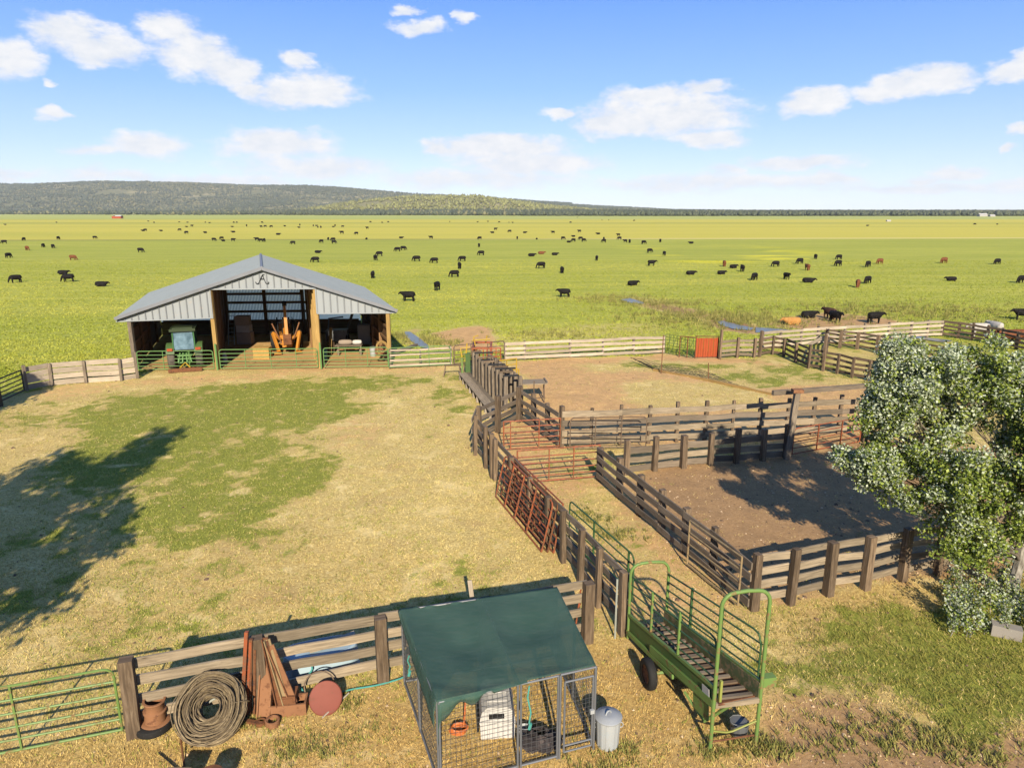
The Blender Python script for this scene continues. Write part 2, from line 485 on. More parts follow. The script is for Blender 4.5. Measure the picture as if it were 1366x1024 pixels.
def bark():
    t = NT('pale_bark'); c = t.mapv(t.coord('Object'), (6, 6, 1.5))
    n = t.noise(c, 3, 5)
    t.bump(n, .5, .02)
    return t.fin(t.ramp(n, [(.3, (.08, .064, .05)), (.55, (.22, .20, .165)), (.75, (.32, .295, .25))]), .85)
M['bark'] = bark()
def cow_mat(name, a, b, legs=None):
    t = NT(name); n = t.noise(t.coord('Object'), 5, 4)
    return t.fin(t.ramp(n, [(.35, a), (.7, b)]), .75, spec=.12)
M['cow_black'] = cow_mat('black_hide', (.0045, .004, .004), (.011, .009, .008))
M['cow_brown'] = cow_mat('brown_hide', (.085, .03, .013), (.14, .052, .022))
M['cow_dark'] = cow_mat('dark_brown_hide', (.035, .018, .012), (.065, .03, .018))
M['cow_tan'] = cow_mat('tan_hide', (.25, .12, .033), (.30, .16, .05))
M['cow_white'] = cow_mat('white_hide', (.27, .25, .22), (.34, .32, .29))
def water_mat():
    t = NT('still_water'); n = t.noise(t.coord('World'), 2.5, 3)
    t.bump(n, .08, .02)
    return t.fin((.12, .125, .11), .3, spec=.3)
M['water'] = water_mat()

# ------------------------------------------------------------------ barn frame (ground plan)
BA = G(181, 494)                      # front left post
_bb = G(521, 489)
BU = (_bb - BA).normalized(); BW = (_bb - BA).length
BN = V3(-BU.y, BU.x, 0) - BU * .283   # direction of the ridge
def BP(u, v, z=0.0):
    return V3(BA.x, BA.y, 0) + BU * u + BN * v + Z * z
BARN_D = 13.6

# ------------------------------------------------------------------ ground zones
def poly_px(pts): return np.array([[G(x, y).x, G(x, y).y] for x, y in pts])
def inside(P, x, y):
    r = np.zeros(x.shape, bool); n = len(P)
    for i in range(n):
        x0, y0 = P[i]; x1, y1 = P[(i + 1) % n]
        if y0 == y1: continue
        k = ((y0 > y) != (y1 > y)) & (x < (x1 - x0) * (y - y0) / (y1 - y0) + x0)
        r ^= k
    return r
YARD = [(-400, 600), (0, 530), (40, 518), (185, 507), (200, 480), (520, 478), (600, 484), (675, 482), (885, 473), (1010, 478), (1090, 462), (1250, 450), (1366, 472), (1700, 560), (2500, 1100), (1366, 1400), (0, 1400), (-1500, 1400)]
# (polygon, green, soil, pasture, dark soil, gold straw)
ZONES = [
    (YARD, .40, .06, 0, 0, .25),
    ([(-40, 580), (40, 552), (190, 508), (612, 497), (622, 530), (530, 590), (490, 680), (340, 765), (150, 765), (-40, 730)], .52, .05, 0, 0, .1),
    ([(30, 575), (190, 512), (330, 502), (560, 502), (610, 520), (500, 560), (460, 640), (400, 690), (300, 730), (160, 700), (40, 660)], .78, .06, 0, 0, .1),
    ([(90, 560), (200, 516), (420, 506), (540, 520), (500, 545), (300, 560), (250, 600), (120, 600)], .78, .05, 0, 0, .05),
    ([(480, 520), (600, 505), (640, 600), (730, 720), (640, 775), (440, 770), (400, 690), (470, 620)], .17, .05, 0, 0, .1),
    ([(590, 505), (640, 590), (640, 640), (600, 600), (570, 520)], .62, .05, 0, 0, .1),
    ([(420, 560), (520, 555), (530, 590), (440, 600)], .2, .45, 0, .1, .1),
    ([(-200, 640), (60, 560), (60, 700), (-100, 760)], .12, .25, 0, 0, .2),
    ([(60, 720), (380, 700), (700, 770), (500, 820), (200, 880), (-200, 900)], .36, .05, 0, 0, .3),
    ([(0, 538), (60, 516), (190, 503), (520, 486), (612, 486), (606, 500), (560, 502), (400, 504), (200, 517), (100, 530), (40, 545)], .03, .55, 0, 0, 0),
    ([(676, 480), (885, 472), (1010, 478), (1190, 518), (1160, 590), (750, 600), (690, 545), (700, 510)], .07, .82, 0, .12, .1),
    ([(765, 486), (880, 480), (885, 491), (780, 497)], .55, .3, 0, 0, .1),
    ([(880, 482), (1000, 484), (1080, 495), (1150, 513), (1000, 514), (880, 494)], .66, .2, 0, .2, .1),
    ([(820, 506), (1010, 518), (1040, 545), (860, 548)], .28, .2, 0, 0, .2),
    ([(1010, 476), (1100, 458), (1366, 480), (1366, 560), (1190, 520), (1100, 500)], .45, .25, .2, 0, .1),
    ([(1105, 466), (1169, 456), (1256, 449), (1366, 473), (1366, 498), (1230, 470)], .75, .05, .35, 0, .1),
    ([(800, 650), (880, 625), (1160, 585), (1420, 600), (1420, 740), (1005, 803)], .04, .97, 0, .85, .1),
    ([(640, 560), (692, 535), (750, 597), (800, 640), (1002, 805), (840, 850), (640, 620)], .14, .6, 0, .15, .25),
    ([(765, 655), (795, 650), (835, 705), (800, 725)], .6, .2, 0, 0, .1),
    ([(-600, 1010), (180, 985), (520, 905), (780, 850), (838, 845), (1015, 985), (1015, 1400), (-600, 1400)], .09, .16, 0, .1, .95),
    ([(1010, 830), (1030, 845), (1270, 770), (1600, 760), (1600, 955), (1250, 962), (1120, 952), (1030, 905)], 1.05, .05, .0, .4, .4),
    ([(1230, 790), (1380, 770), (1600, 780), (1600, 870), (1290, 850)], .98, .0, .0, .2, .1),
    ([(1005, 806), (1290, 755), (1290, 778), (1180, 800), (1030, 842)], .07, .2, 0, .1, .7),
    ([(1045, 868), (1080, 865), (1145, 935), (1120, 955), (1090, 930)], .05, .95, 0, .7, .1),
    ([(1000, 930), (1040, 905), (1075, 925), (1130, 950), (1200, 945), (1250, 950), (1330, 962), (1700, 985), (1700, 1400), (1020, 1400), (1015, 1000)], .06, 1.0, 0, .85, .4),
    ([(592, 440), (640, 433), (655, 445), (675, 468), (600, 466), (580, 450)], .12, .9, 0, .1, 0),
    ([(1020, 434), (1060, 420), (1110, 416), (1180, 424), (1205, 434), (1100, 440)], .08, .95, 0, .5, 0),
    ([(830, 394), (880, 400), (930, 414), (1000, 428), (1000, 440), (930, 430), (850, 408)], .35, .25, .5, .3, .3),
    ([(838, 398), (905, 409), (952, 421), (1012, 433), (1012, 447), (955, 440), (930, 424), (870, 410)], .12, .85, 0, .9, 0),
    ([(532, 440), (550, 438), (580, 466), (560, 470), (540, 455)], .3, .6, .2, .8, 0),
    ([(660, 470), (880, 452), (880, 430), (760, 432), (660, 452)], .45, .2, .6, 0, .1),
]
ZP = [(poly_px(z[0]), z[1:]) for z in ZONES]
_bq = [BP(-.2, -.2), BP(BW + .2, -.2), BP(BW + .2, BARN_D), BP(-.2, BARN_D)]
ZP.append((np.array([[p.x, p.y] for p in _bq]), (.02, .6, 0, .35, 1.0)))
def zone(x, y, warp=True):
    """green, soil, pasture, dark soil, gold at ground points (numpy arrays)"""
    out = np.zeros(x.shape + (5,), np.float32); out[..., 0] = .8; out[..., 2] = 1
    if warp:
        d = 1.3
        wx = x + (fbm(x * .45, y * .45, 3, 5) - .5) * 2 * d; wy = y + (fbm(x * .45, y * .45, 3, 9) - .5) * 2 * d
    else: wx, wy = x, y
    for i, (P, v) in enumerate(ZP):
        if i == len(ZP) - 1: k = inside(P, x, y)
        elif i == 0: k = inside(P, x + (wx - x) * .35, y + (wy - y) * .35)
        else: k = inside(P, wx, wy)
        out[k] = v
    return out
def ground_z(x, y):
    near = np.clip((75 - y) / 20, 0, 1)
    return (fbm(x * .55, y * .55, 3, 3) - .5) * .09 * near

def build_ground():
    fx = np.arange(-48, 62.01, .3); fy = np.arange(3, 78.01, .3)
    g = lambda a, b, n: np.geomspace(a, b, n)
    xs = np.concatenate([-(48 + g(1, 9000, 40))[::-1], fx, 62 + g(1, 9000, 40)])
    ys = np.concatenate([3 - g(1, 900, 16)[::-1], fy, 78 + g(1, 9000, 60)])
    X, Y = np.meshgrid(xs, ys)
    zn = np.zeros(X.shape + (5,), np.float32); zn[..., 0] = .8; zn[..., 2] = 1
    zn[:] = zone(X, Y)
    # soften the borders of the zones: grass and straw fade over metres, bare soil over less
    def blur(k, n):
        for _ in range(n):
            k[1:-1, 1:-1] = (k[1:-1, 1:-1] * 2 + k[:-2, 1:-1] + k[2:, 1:-1] + k[1:-1, :-2] + k[1:-1, 2:]) / 6
        return k
    zn[..., 0] = blur(zn[..., 0].copy(), 34); zn[..., 4] = blur(zn[..., 4].copy(), 16)
    for c in (1, 3): zn[..., c] = blur(zn[..., c].copy(), 9)
    zn[..., 2] = blur(zn[..., 2].copy(), 5)
    # patches of living grass
    g = zn[..., 0] + .50 * (fbm(X * .20, Y * .20, 3, 31) - .5) + .65 * (fbm(X * .75, Y * .75, 3, 32) - .5) + .55 * (fbm(X * 2.1, Y * 2.1, 2, 33) - .5)
    g = np.clip((g - .12) / .72, 0, 1)
    near = (X > -48) & (X < 62) & (Y < 78) & (zn[..., 2] < .5)
    zn[..., 0] = np.where(near, .06 + .74 * g * g * (3 - 2 * g), zn[..., 0])
    global NEAR_GRID
    i0, j0 = 40, 16
    NEAR_GRID = zn[j0:j0 + len(fy), i0:i0 + len(fx)]
    Zz = ground_z(X, Y)
    ny, nx = X.shape
    co = np.stack([X, Y, Zz], -1).reshape(-1, 3)
    i = np.arange(nx * ny).reshape(ny, nx)
    f = np.stack([i[:-1, :-1], i[:-1, 1:], i[1:, 1:], i[1:, :-1]], -1).reshape(-1, 4)
    me = bpy.data.meshes.new('ground')
    me.vertices.add(len(co)); me.vertices.foreach_set('co', co.ravel())
    me.loops.add(f.size); me.loops.foreach_set('vertex_index', f.ravel().astype(np.int32))
    me.polygons.add(len(f)); me.polygons.foreach_set('loop_start', np.arange(0, f.size, 4, dtype=np.int32))
    me.polygons.foreach_set('use_smooth', np.ones(len(f), bool))
    a = me.color_attributes.new('zone', 'FLOAT_COLOR', 'POINT'); a.data.foreach_set('color', zn[..., :4].reshape(-1, 4).ravel())
    b = me.attributes.new('gold', 'FLOAT', 'POINT'); b.data.foreach_set('value', zn[..., 4].ravel())
    me.update(calc_edges=True); me.validate()
    # ---- material
    t = NT('ground_cover'); pos = t.coord('World')
    za = t.n('ShaderNodeAttribute'); za.attribute_name = 'zone'
    sp = t.n('ShaderNodeSeparateColor'); t.l(za.outputs['Color'], sp.inputs[0])
    gr, so, pa = sp.outputs[0], sp.outputs[1], sp.outputs[2]; dk = za.outputs['Alpha']
    ga = t.n('ShaderNodeAttribute'); ga.attribute_name = 'gold'; gold = ga.outputs['Fac']
    n_big = t.noise(pos, .35, 5, .6); n_mid = t.noise(pos, 1.6, 6, .68, .3); n_fine = t.noise(pos, 11, 5, .7); n_vf = t.noise(pos, 42, 3, .7)
    nn = t.math('ADD', t.math('MULTIPLY', n_mid, .5), t.math('ADD', t.math('MULTIPLY', n_fine, .3), t.math('MULTIPLY', n_big, .2)))
    nn = t.math('ADD', t.math('MULTIPLY', t.math('SUBTRACT', nn, .5), 2.6), .5)
    # straw
    sa = t.mix(t.ramp(n_fine, [(.34, 0), (.66, 1)]), (.29, .215, .068), (.63, .50, .195))
    sb = t.mix(t.ramp(n_fine, [(.34, 0), (.66, 1)]), (.26, .155, .05), (.53, .36, .125))
    straw = t.mix(gold, sa, sb)
    straw = t.mix(t.ramp(n_vf, [(.36, .55), (.6, 0)]), straw, (.17, .115, .048))
    straw = t.mix(t.ramp(n_mid, [(.56, 0), (.74, .55)]), straw, (.68, .55, .28))
    n_bg = t.noise(pos, .55, 4, .6, .5)
    straw = t.mix(t.ramp(n_bg, [(.30, .5), (.47, 0)]), straw, (.30, .195, .085))
    straw = t.mix(t.ramp(n_bg, [(.56, 0), (.70, .45)]), straw, (.70, .55, .27))
    # green yard grass
    gg = t.mix(t.ramp(n_fine, [(.33, 0), (.68, 1)]), (.115, .13, .02), (.285, .285, .05))
    gg = t.mix(t.ramp(n_vf, [(.35, .5), (.6, 0)]), gg, (.03, .04, .012))
    gk = t.step(t.math('SUBTRACT', t.math('ADD', gr, nn), 1.0), -.06, .2)
    # bare soil
    ps = t.mix(t.ramp(n_fine, [(.3, 0), (.7, 1)]), (.37, .215, .085), (.56, .355, .155))
    ds = t.mix(t.ramp(n_fine, [(.3, 0), (.7, 1)]), (.18, .103, .046), (.30, .19, .096))
    soil = t.mix(dk, ps, ds)
    soil = t.mix(t.ramp(n_mid, [(.35, .35), (.6, 0)]), soil, (.11, .07, .042))
    soil = t.mix(t.ramp(n_vf, [(.62, 0), (.74, .5)]), soil, (.52, .40, .25))
    sk = t.step(t.math('SUBTRACT', t.math('ADD', so, nn), 1.0), -.12, .22)
    yard = t.mix(sk, straw, soil); yard = t.mix(gk, yard, gg)
    # pasture: long mown strips, paler with distance into the uncut hay, then green again
    sxyz = t.n('ShaderNodeSeparateXYZ'); t.l(pos, sxyz.inputs[0]); py, pxx = sxyz.outputs[1], sxyz.outputs[0]
    p_big = t.noise(t.mapv(pos, (.012, .03, 1), (0, 0, .12)), 1, 5, .6)
    p_str = t.noise(t.mapv(pos, (.02, .22, 1), (0, 0, .25)), 1, 5, .65, .4)
    p_mid = t.noise(t.mapv(pos, (.25, .5, 1)), 1, 6, .7)
    p_fin = t.noise(pos, 2.6, 5, .72)
    pg = t.mix(t.ramp(p_fin, [(.34, 0), (.64, 1)]), (.13, .16, .014), (.30, .32, .034))
    pg = t.mix(t.ramp(p_str, [(.42, 0), (.62, .62)]), pg, (.36, .345, .058))
    pg = t.mix(t.math('MULTIPLY', t.step(py, 110, 190), .35), pg, t.mix(p_str, (.20, .25, .02), (.31, .32, .04)))
    pg = t.mix(t.ramp(p_big, [(.35, .35), (.6, 0)]), pg, (.15, .20, .02))
    pg = t.mix(t.ramp(p_mid, [(.30, .45), (.46, 0)]), pg, (.085, .115, .016))
    wob = t.math('MULTIPLY', t.math('SUBTRACT', p_big, .5), 40)
    yy = t.math('ADD', py, wob)
    hay = t.mix(p_str, (.36, .325, .036), (.42, .36, .058))
    slant = t.math('ADD', py, t.math('MULTIPLY', pxx, -.06))
    hk = t.step(slant, 262, 268)
    hk = t.math('MULTIPLY', hk, t.ramp(t.noise(t.mapv(pos, (.0008, .009, 1)), 1, 4, .6), [(.36, .35), (.52, 1)]))
    pg = t.mix(hk, pg, hay)
    bl = t.math('MULTIPLY', t.step(slant, 256, 262), t.math('SUBTRACT', 1.0, t.step(slant, 266, 274)))
    lr = t.step(pxx, -60, 90)
    pg = t.mix(t.math('MULTIPLY', bl, .6), pg, t.mix(lr, (.10, .12, .03), (.52, .43, .17)))
    fg = t.mix(t.noise(t.mapv(pos, (.0012, .008, 1)), 1, 4), (.20, .26, .05), (.36, .36, .10))
    pg = t.mix(t.step(yy, 850, 1000), pg, fg)
    pg = t.mix(t.math('MULTIPLY', t.math('MULTIPLY', t.step(yy, 590, 620), t.math('SUBTRACT', 1.0, t.step(yy, 640, 690))), .35), pg, (.17, .20, .04))
    # yellow flowers in a wet strip on the right
    fl = t.noise(t.mapv(pos, (.03, .08, 1)), 1, 4)
    fm = t.math('MULTIPLY', t.math('MULTIPLY', t.step(py, 135, 148), t.math('SUBTRACT', 1.0, t.step(py, 205, 225))), t.math('MULTIPLY', t.step(pxx, 28, 40), t.math('SUBTRACT', 1.0, t.step(pxx, 58, 88))))
    pg = t.mix(t.math('MULTIPLY', t.math('MULTIPLY', fm, .8), t.step(fl, .5, .62)), pg, (.58, .50, .01))
    # pasture weight: bare or dry places inside it keep their own look
    p2 = t.mix(sk, t.mix(t.math('MULTIPLY', t.math('SUBTRACT', 1.0, gr), t.ramp(n_mid, [(.4, .3), (.6, 1)])), pg, (.44, .36, .13)), soil)
    col = t.mix(pa, yard, p2)
    h = t.math('ADD', t.math('MULTIPLY', n_fine, .6), t.math('MULTIPLY', n_vf, .4))
    t.bump(h, .55, .05)
    m = t.fin(col, .95, spec=.1)
    me.materials.append(m)
    o = bpy.data.objects.new('ground', me); COL.objects.link(o); o['kind'] = 'structure'
NEAR_GRID = None
build_ground()

def foreach_mesh(name, co, faces_n, face_idx, mat, col=None, smooth=False):
    """big mesh from arrays: co (n,3), face_idx (m, faces_n), one colour per vertex"""
    me = bpy.data.meshes.new(name)
    me.vertices.add(len(co)); me.vertices.foreach_set('co', np.ascontiguousarray(co, np.float32).ravel())
    me.loops.add(face_idx.size); me.loops.foreach_set('vertex_index', face_idx.ravel().astype(np.int32))
    me.polygons.add(len(face_idx)); me.polygons.foreach_set('loop_start', np.arange(0, face_idx.size, faces_n, dtype=np.int32))
    if smooth: me.polygons.foreach_set('use_smooth', np.ones(len(face_idx), bool))
    if col is not None:
        a = me.color_attributes.new('col', 'FLOAT_COLOR', 'POINT')
        c4 = np.ones((len(co), 4), np.float32); c4[:, :3] = col; a.data.foreach_set('color', c4.ravel())
    me.materials.append(mat); me.update(calc_edges=True)
    o = bpy.data.objects.new(name, me); COL.objects.link(o)
    return o

POOLS = [[(540, 443), (547, 443), (560, 452), (571, 461), (573, 466), (562, 464), (549, 456), (541, 449)], [(828, 400), (840, 398), (860, 404), (857, 406), (839, 404)],
         [(956, 429), (963, 428), (984, 433.5), (1006, 438), (1001, 441), (977, 439), (962, 434)], [(1008, 437), (1052, 440), (1050, 444), (1008, 444)], [(1206, 446), (1216, 448), (1272, 455), (1256, 457), (1210, 450)]]
POOLP = [poly_px(p) for p in POOLS]
def in_pool(x, y):
    k = np.zeros(x.shape, bool)
    for P in POOLP: k |= inside(P, x, y)
    return k
def zone_soft(x, y):
    i = np.clip(np.round((x + 48) / .3).astype(int), 0, NEAR_GRID.shape[1] - 1); j = np.clip(np.round((y - 3) / .3).astype(int), 0, NEAR_GRID.shape[0] - 1)
    return NEAR_GRID[j, i]
# ------------------------------------------------------------------ grass blades
def frustum_pts(n, y0, y1, power=1.0, margin=1.05):
    """random ground points inside the camera's view, denser near"""
    y = y0 + (y1 - y0) * RNG.random(n) ** power
    half = (y * math.cos(PITCH) + CAM_H * math.sin(PITCH)) * 683 / FPX * margin + .5
    return (RNG.random(n) * 2 - 1) * half, y
def blades(name, x, y, h, w, lean, col, zoff=0.0, parent=None):
    n = len(x)
    th = RNG.random(n) * 2 * np.pi; la = RNG.random(n) * 2 * np.pi; ll = lean * h * (.3 + RNG.random(n))
    z0 = ground_z(x, y) - .01 + zoff
    dx, dy = np.cos(th) * w * .5, np.sin(th) * w * .5
    co = np.zeros((n, 3, 3))
    co[:, 0] = np.stack([x - dx, y - dy, z0], -1); co[:, 1] = np.stack([x + dx, y + dy, z0], -1)
    co[:, 2] = np.stack([x + np.cos(la) * ll, y + np.sin(la) * ll, z0 + h], -1)
    cc = np.repeat(col[:, None, :], 3, 1)
    return foreach_mesh(name, co.reshape(-1, 3), 3, np.arange(3 * n).reshape(-1, 3), M['blade'], cc.reshape(-1, 3))
LONGP = poly_px([(1010, 830), (1270, 770), (1600, 760), (1600, 1000), (1000, 1000)])
def build_grass():
    # yard and foreground
    tx, ty = frustum_pts(110000, 7.5, 46, 1.5, 1.28)
    zn = zone_soft(tx + RNG.normal(0, .12, 110000), ty + RNG.normal(0, .12, 110000))
    nz = fbm(tx * 1.6, ty * 1.6, 4, 41)
    isgreen = RNG.random(len(tx)) < zn[:, 0]
    keep = (RNG.random(len(tx)) < np.clip(1.08 - zn[:, 1] * 1.05, .02, 1)) & ~inside(ZP[-1][0], tx, ty)
    tx, ty, zn, isgreen, nz = tx[keep], ty[keep], zn[keep], isgreen[keep], nz[keep]
    nb = 6
    x = np.repeat(tx, nb) + RNG.normal(0, .06, len(tx) * nb); y = np.repeat(ty, nb) + RNG.normal(0, .06, len(tx) * nb)
    gd = np.repeat(isgreen, nb); go = np.repeat(zn[:, 4], nb); pw = np.repeat(zn[:, 2], nb); g0 = np.repeat(zn[:, 0], nb)
    n = len(x); r = RNG.random(n)[:, None]; r2 = RNG.random(n)
    straw = np.array((.34, .265, .088)) * (1 - r) + np.array((.72, .595, .245)) * r
    strawg = np.array((.29, .18, .055)) * (1 - r) + np.array((.64, .45, .155)) * r
    straw = straw * (1 - go[:, None]) + strawg * go[:, None]
    green = np.array((.15, .165, .025)) * (1 - r) + np.array((.36, .36, .07)) * r
    lg = inside(LONGP, x, y)[:, None]
    green = np.where(lg, green * np.array((.80, .72, .8)), green)
    lush = np.array((.13, .17, .02)) * (1 - r) + np.array((.32, .35, .05)) * r
    green = green * (1 - pw[:, None]) + lush * pw[:, None]
    col = np.where(gd[:, None], green, straw)
    h = np.where(gd, .045 + .06 * r2, .025 + .05 * r2) * (1 + .9 * pw + np.where(gd, .25, .1) * (inside(LONGP, x, y)))
    blades('yard_grass', x, y, h, .013 + .011 * RNG.random(n), 1.2, col)['kind'] = 'stuff'
    # pasture sward beyond the pens
    tx, ty = frustum_pts(70000, 42, 150, 1.7)
    zn = zone(tx, ty)
    keep = (zn[:, 2] > .5) & (zn[:, 1] < .6) & ~in_pool(tx, ty) & ~inside(ZP[-1][0], tx, ty)
    tx, ty, zn = tx[keep], ty[keep], zn[keep]
    nz = fbm((tx + ty * .25) * .018, (ty - tx * .25) * .16, 4, 77)
    nb = 4
    x = np.repeat(tx, nb) + RNG.normal(0, .16, len(tx) * nb); y = np.repeat(ty, nb) + RNG.normal(0, .16, len(tx) * nb)
    n = len(x); r = RNG.random(n)[:, None]; k = np.repeat(nz, nb)[:, None]
    col = np.array((.15, .185, .016)) * (1 - r) + np.array((.34, .355, .045)) * r
    w = np.clip((k - .44) / .22, 0, 1) * .75; col = col * (1 - w) + np.array((.42, .385, .07)) * (.75 + .45 * r) * w
    blades('pasture_grass', x, y, .05 + .08 * RNG.random(n), .07 + .06 * RNG.random(n), 1.3, col)['kind'] = 'stuff'
    # weeds along the creek and the fence foot
    cl = []
    for (px, py, rad, cnt, hh) in [(870, 405, 3.5, 260, .35), (940, 422, 4.5, 380, .4), (985, 432, 4, 300, .4), (540, 450, 1.6, 120, .35), (575, 458, 1.4, 110, .3), (1180, 415, 6, 260, .4), (1280, 418, 8, 260, .4),
                                   (820, 398, 3, 160, .35), (735, 446, 2.0, 90, .3)]:
        c = G(px, py); cl.append((c.x + RNG.normal(0, rad, cnt), c.y + RNG.normal(0, rad * .6, cnt), np.full(cnt, hh)))
    for (px, py, rad, cnt, hh) in [(395, 1000, .35, 60, .10), (330, 960, .3, 30, .09), (470, 985, .3, 30, .08), (1040, 1000, .25, 25, .14), (1005, 995, .2, 30, .14), (1180, 975, .6, 60, .13), (1110, 985, .5, 50, .13), (950, 1003, .2, 24, .12),
                                   (838, 1000, .15, 20, .1), (800, 1020, .3, 30, .12), (455, 935, .25, 30, .12), (620, 815, .5, 40, .14), (1300, 1000, .4, 40, .14), (1240, 985, .5, 60, .14), (780, 690, .5, 60, .14), (815, 715, .5, 60, .14)]:
        c = G(px, py); cl.append((c.x + RNG.normal(0, rad, cnt), c.y + RNG.normal(0, rad * .7, cnt), np.full(cnt, hh)))
    tx = np.concatenate([c[0] for c in cl]); ty = np.concatenate([c[1] for c in cl]); th = np.concatenate([c[2] for c in cl])
    k = ~in_pool(tx, ty); tx, ty, th = tx[k], ty[k], th[k]
    nb = 9; sp = np.repeat(th, nb)
    x = np.repeat(tx, nb) + RNG.normal(0, 1, len(sp)) * sp * .4; y = np.repeat(ty, nb) + RNG.normal(0, 1, len(sp)) * sp * .4
    n = len(x); r = RNG.random(n)[:, None]
    col = np.array((.10, .115, .025)) * (1 - r) + np.array((.30, .26, .075)) * r
    blades('weeds', x, y, sp * (.5 + .8 * RNG.random(n)), .02 + sp * .1, .7, col)['kind'] = 'stuff'
build_grass()

def build_clods():
    """small stones and clods on the bare soil"""
    tx, ty = frustum_pts(26000, 8.2, 48, 1.4)
    zn = zone(tx, ty)
    keep = RNG.random(len(tx)) < np.clip(zn[:, 1] * .9 + .09, 0, 1)
    tx, ty, zn = tx[keep], ty[keep], zn[keep]; n = len(tx)
    base = np.array([(1, 0, 0), (0, 1, 0), (-1, 0, 0), (0, -1, 0), (0, 0, .8)], float)
    s = .012 + .03 * RNG.random(n) ** 3
    big = RNG.random(n) < .03; s = np.where(big, s + .025 + .03 * RNG.random(n), s)
    co = base[None] * s[:, None, None] * (.6 + .8 * RNG.random((n, 5, 1)))
    th = RNG.random(n) * 6.28
    rx = co[..., 0] * np.cos(th)[:, None] - co[..., 1] * np.sin(th)[:, None]; ry = co[..., 0] * np.sin(th)[:, None] + co[..., 1] * np.cos(th)[:, None]
    co = np.stack([rx + tx[:, None], ry + ty[:, None], co[..., 2] + ground_z(tx, ty)[:, None]], -1)
    f = np.array([(0, 1, 4), (1, 2, 4), (2, 3, 4), (3, 0, 4)])
    fi = (f[None] + 5 * np.arange(n)[:, None, None]).reshape(-1, 3)
    r = RNG.random((n, 1)); k = (RNG.random((n, 1)) > .55) & ~big[:, None]
    col = np.where(k, np.array((.46, .33, .2)) * (.7 + .5 * r), np.array((.12, .075, .045)) * (.6 + .8 * r))
    foreach_mesh('soil_clods', co.reshape(-1, 3), 3, fi, M['far_tree'], np.repeat(col[:, None], 5, 1).reshape(-1, 3))['kind'] = 'stuff'
build_clods()

# ------------------------------------------------------------------ creek
def build_creek():
    m = MB(); 
    for p in POOLS: m.poly([V3(G(x, y).x, G(x, y).y, .05) for x, y in p])
    m.build('creek_water', M['water'])['kind'] = 'structure'
build_creek()

# ------------------------------------------------------------------ hills and far wood
def hill_h(x, y):
    """height of the land far beyond the pasture"""
    th = x / np.maximum(y, 1) * FPX / math.cos(PITCH) * 1.0 + 683     # rough compass bearing as a photograph column
    far = np.interp(th, [-900, -300, 0, 150, 250, 420, 450, 520, 600, 680, 760, 840, 900, 1000, 1366, 2500], [20, 33, 35, 39, 37, 34, 32, 26.5, 22.5, 18.5, 13.5, 9.5, 6.0, 4.6, 3.4, 3.4])
    near = np.interp(th, [300, 400, 470, 540, 600, 640, 690, 740, 800, 900], [0, 3, 14, 21, 22, 20.5, 14, 8, 3, 0])
    zf = np.maximum(far - 3.2, 1.5) / 948 * 5600; zn = near / 948 * 2900
    wob = (fbm(x * .0016, y * .0016, 4, 21) - .5)
    sf = np.clip((y + wob * 700 - 3300) / 2300, 0, 1); sf = sf * sf * (3 - 2 * sf)
    sn = np.clip((y + wob * 500 - 2050) / 850, 0, 1); sn = sn * sn * (3 - 2 * sn)
    sn2 = np.clip((4200 - y) / 900, 0, 1)
    return np.maximum(sf * (zf + 10 * (zf > 60)) * (1 + wob * .06), sn * sn2 * zn * (1 + wob * .10)) + wob * 3 * sf
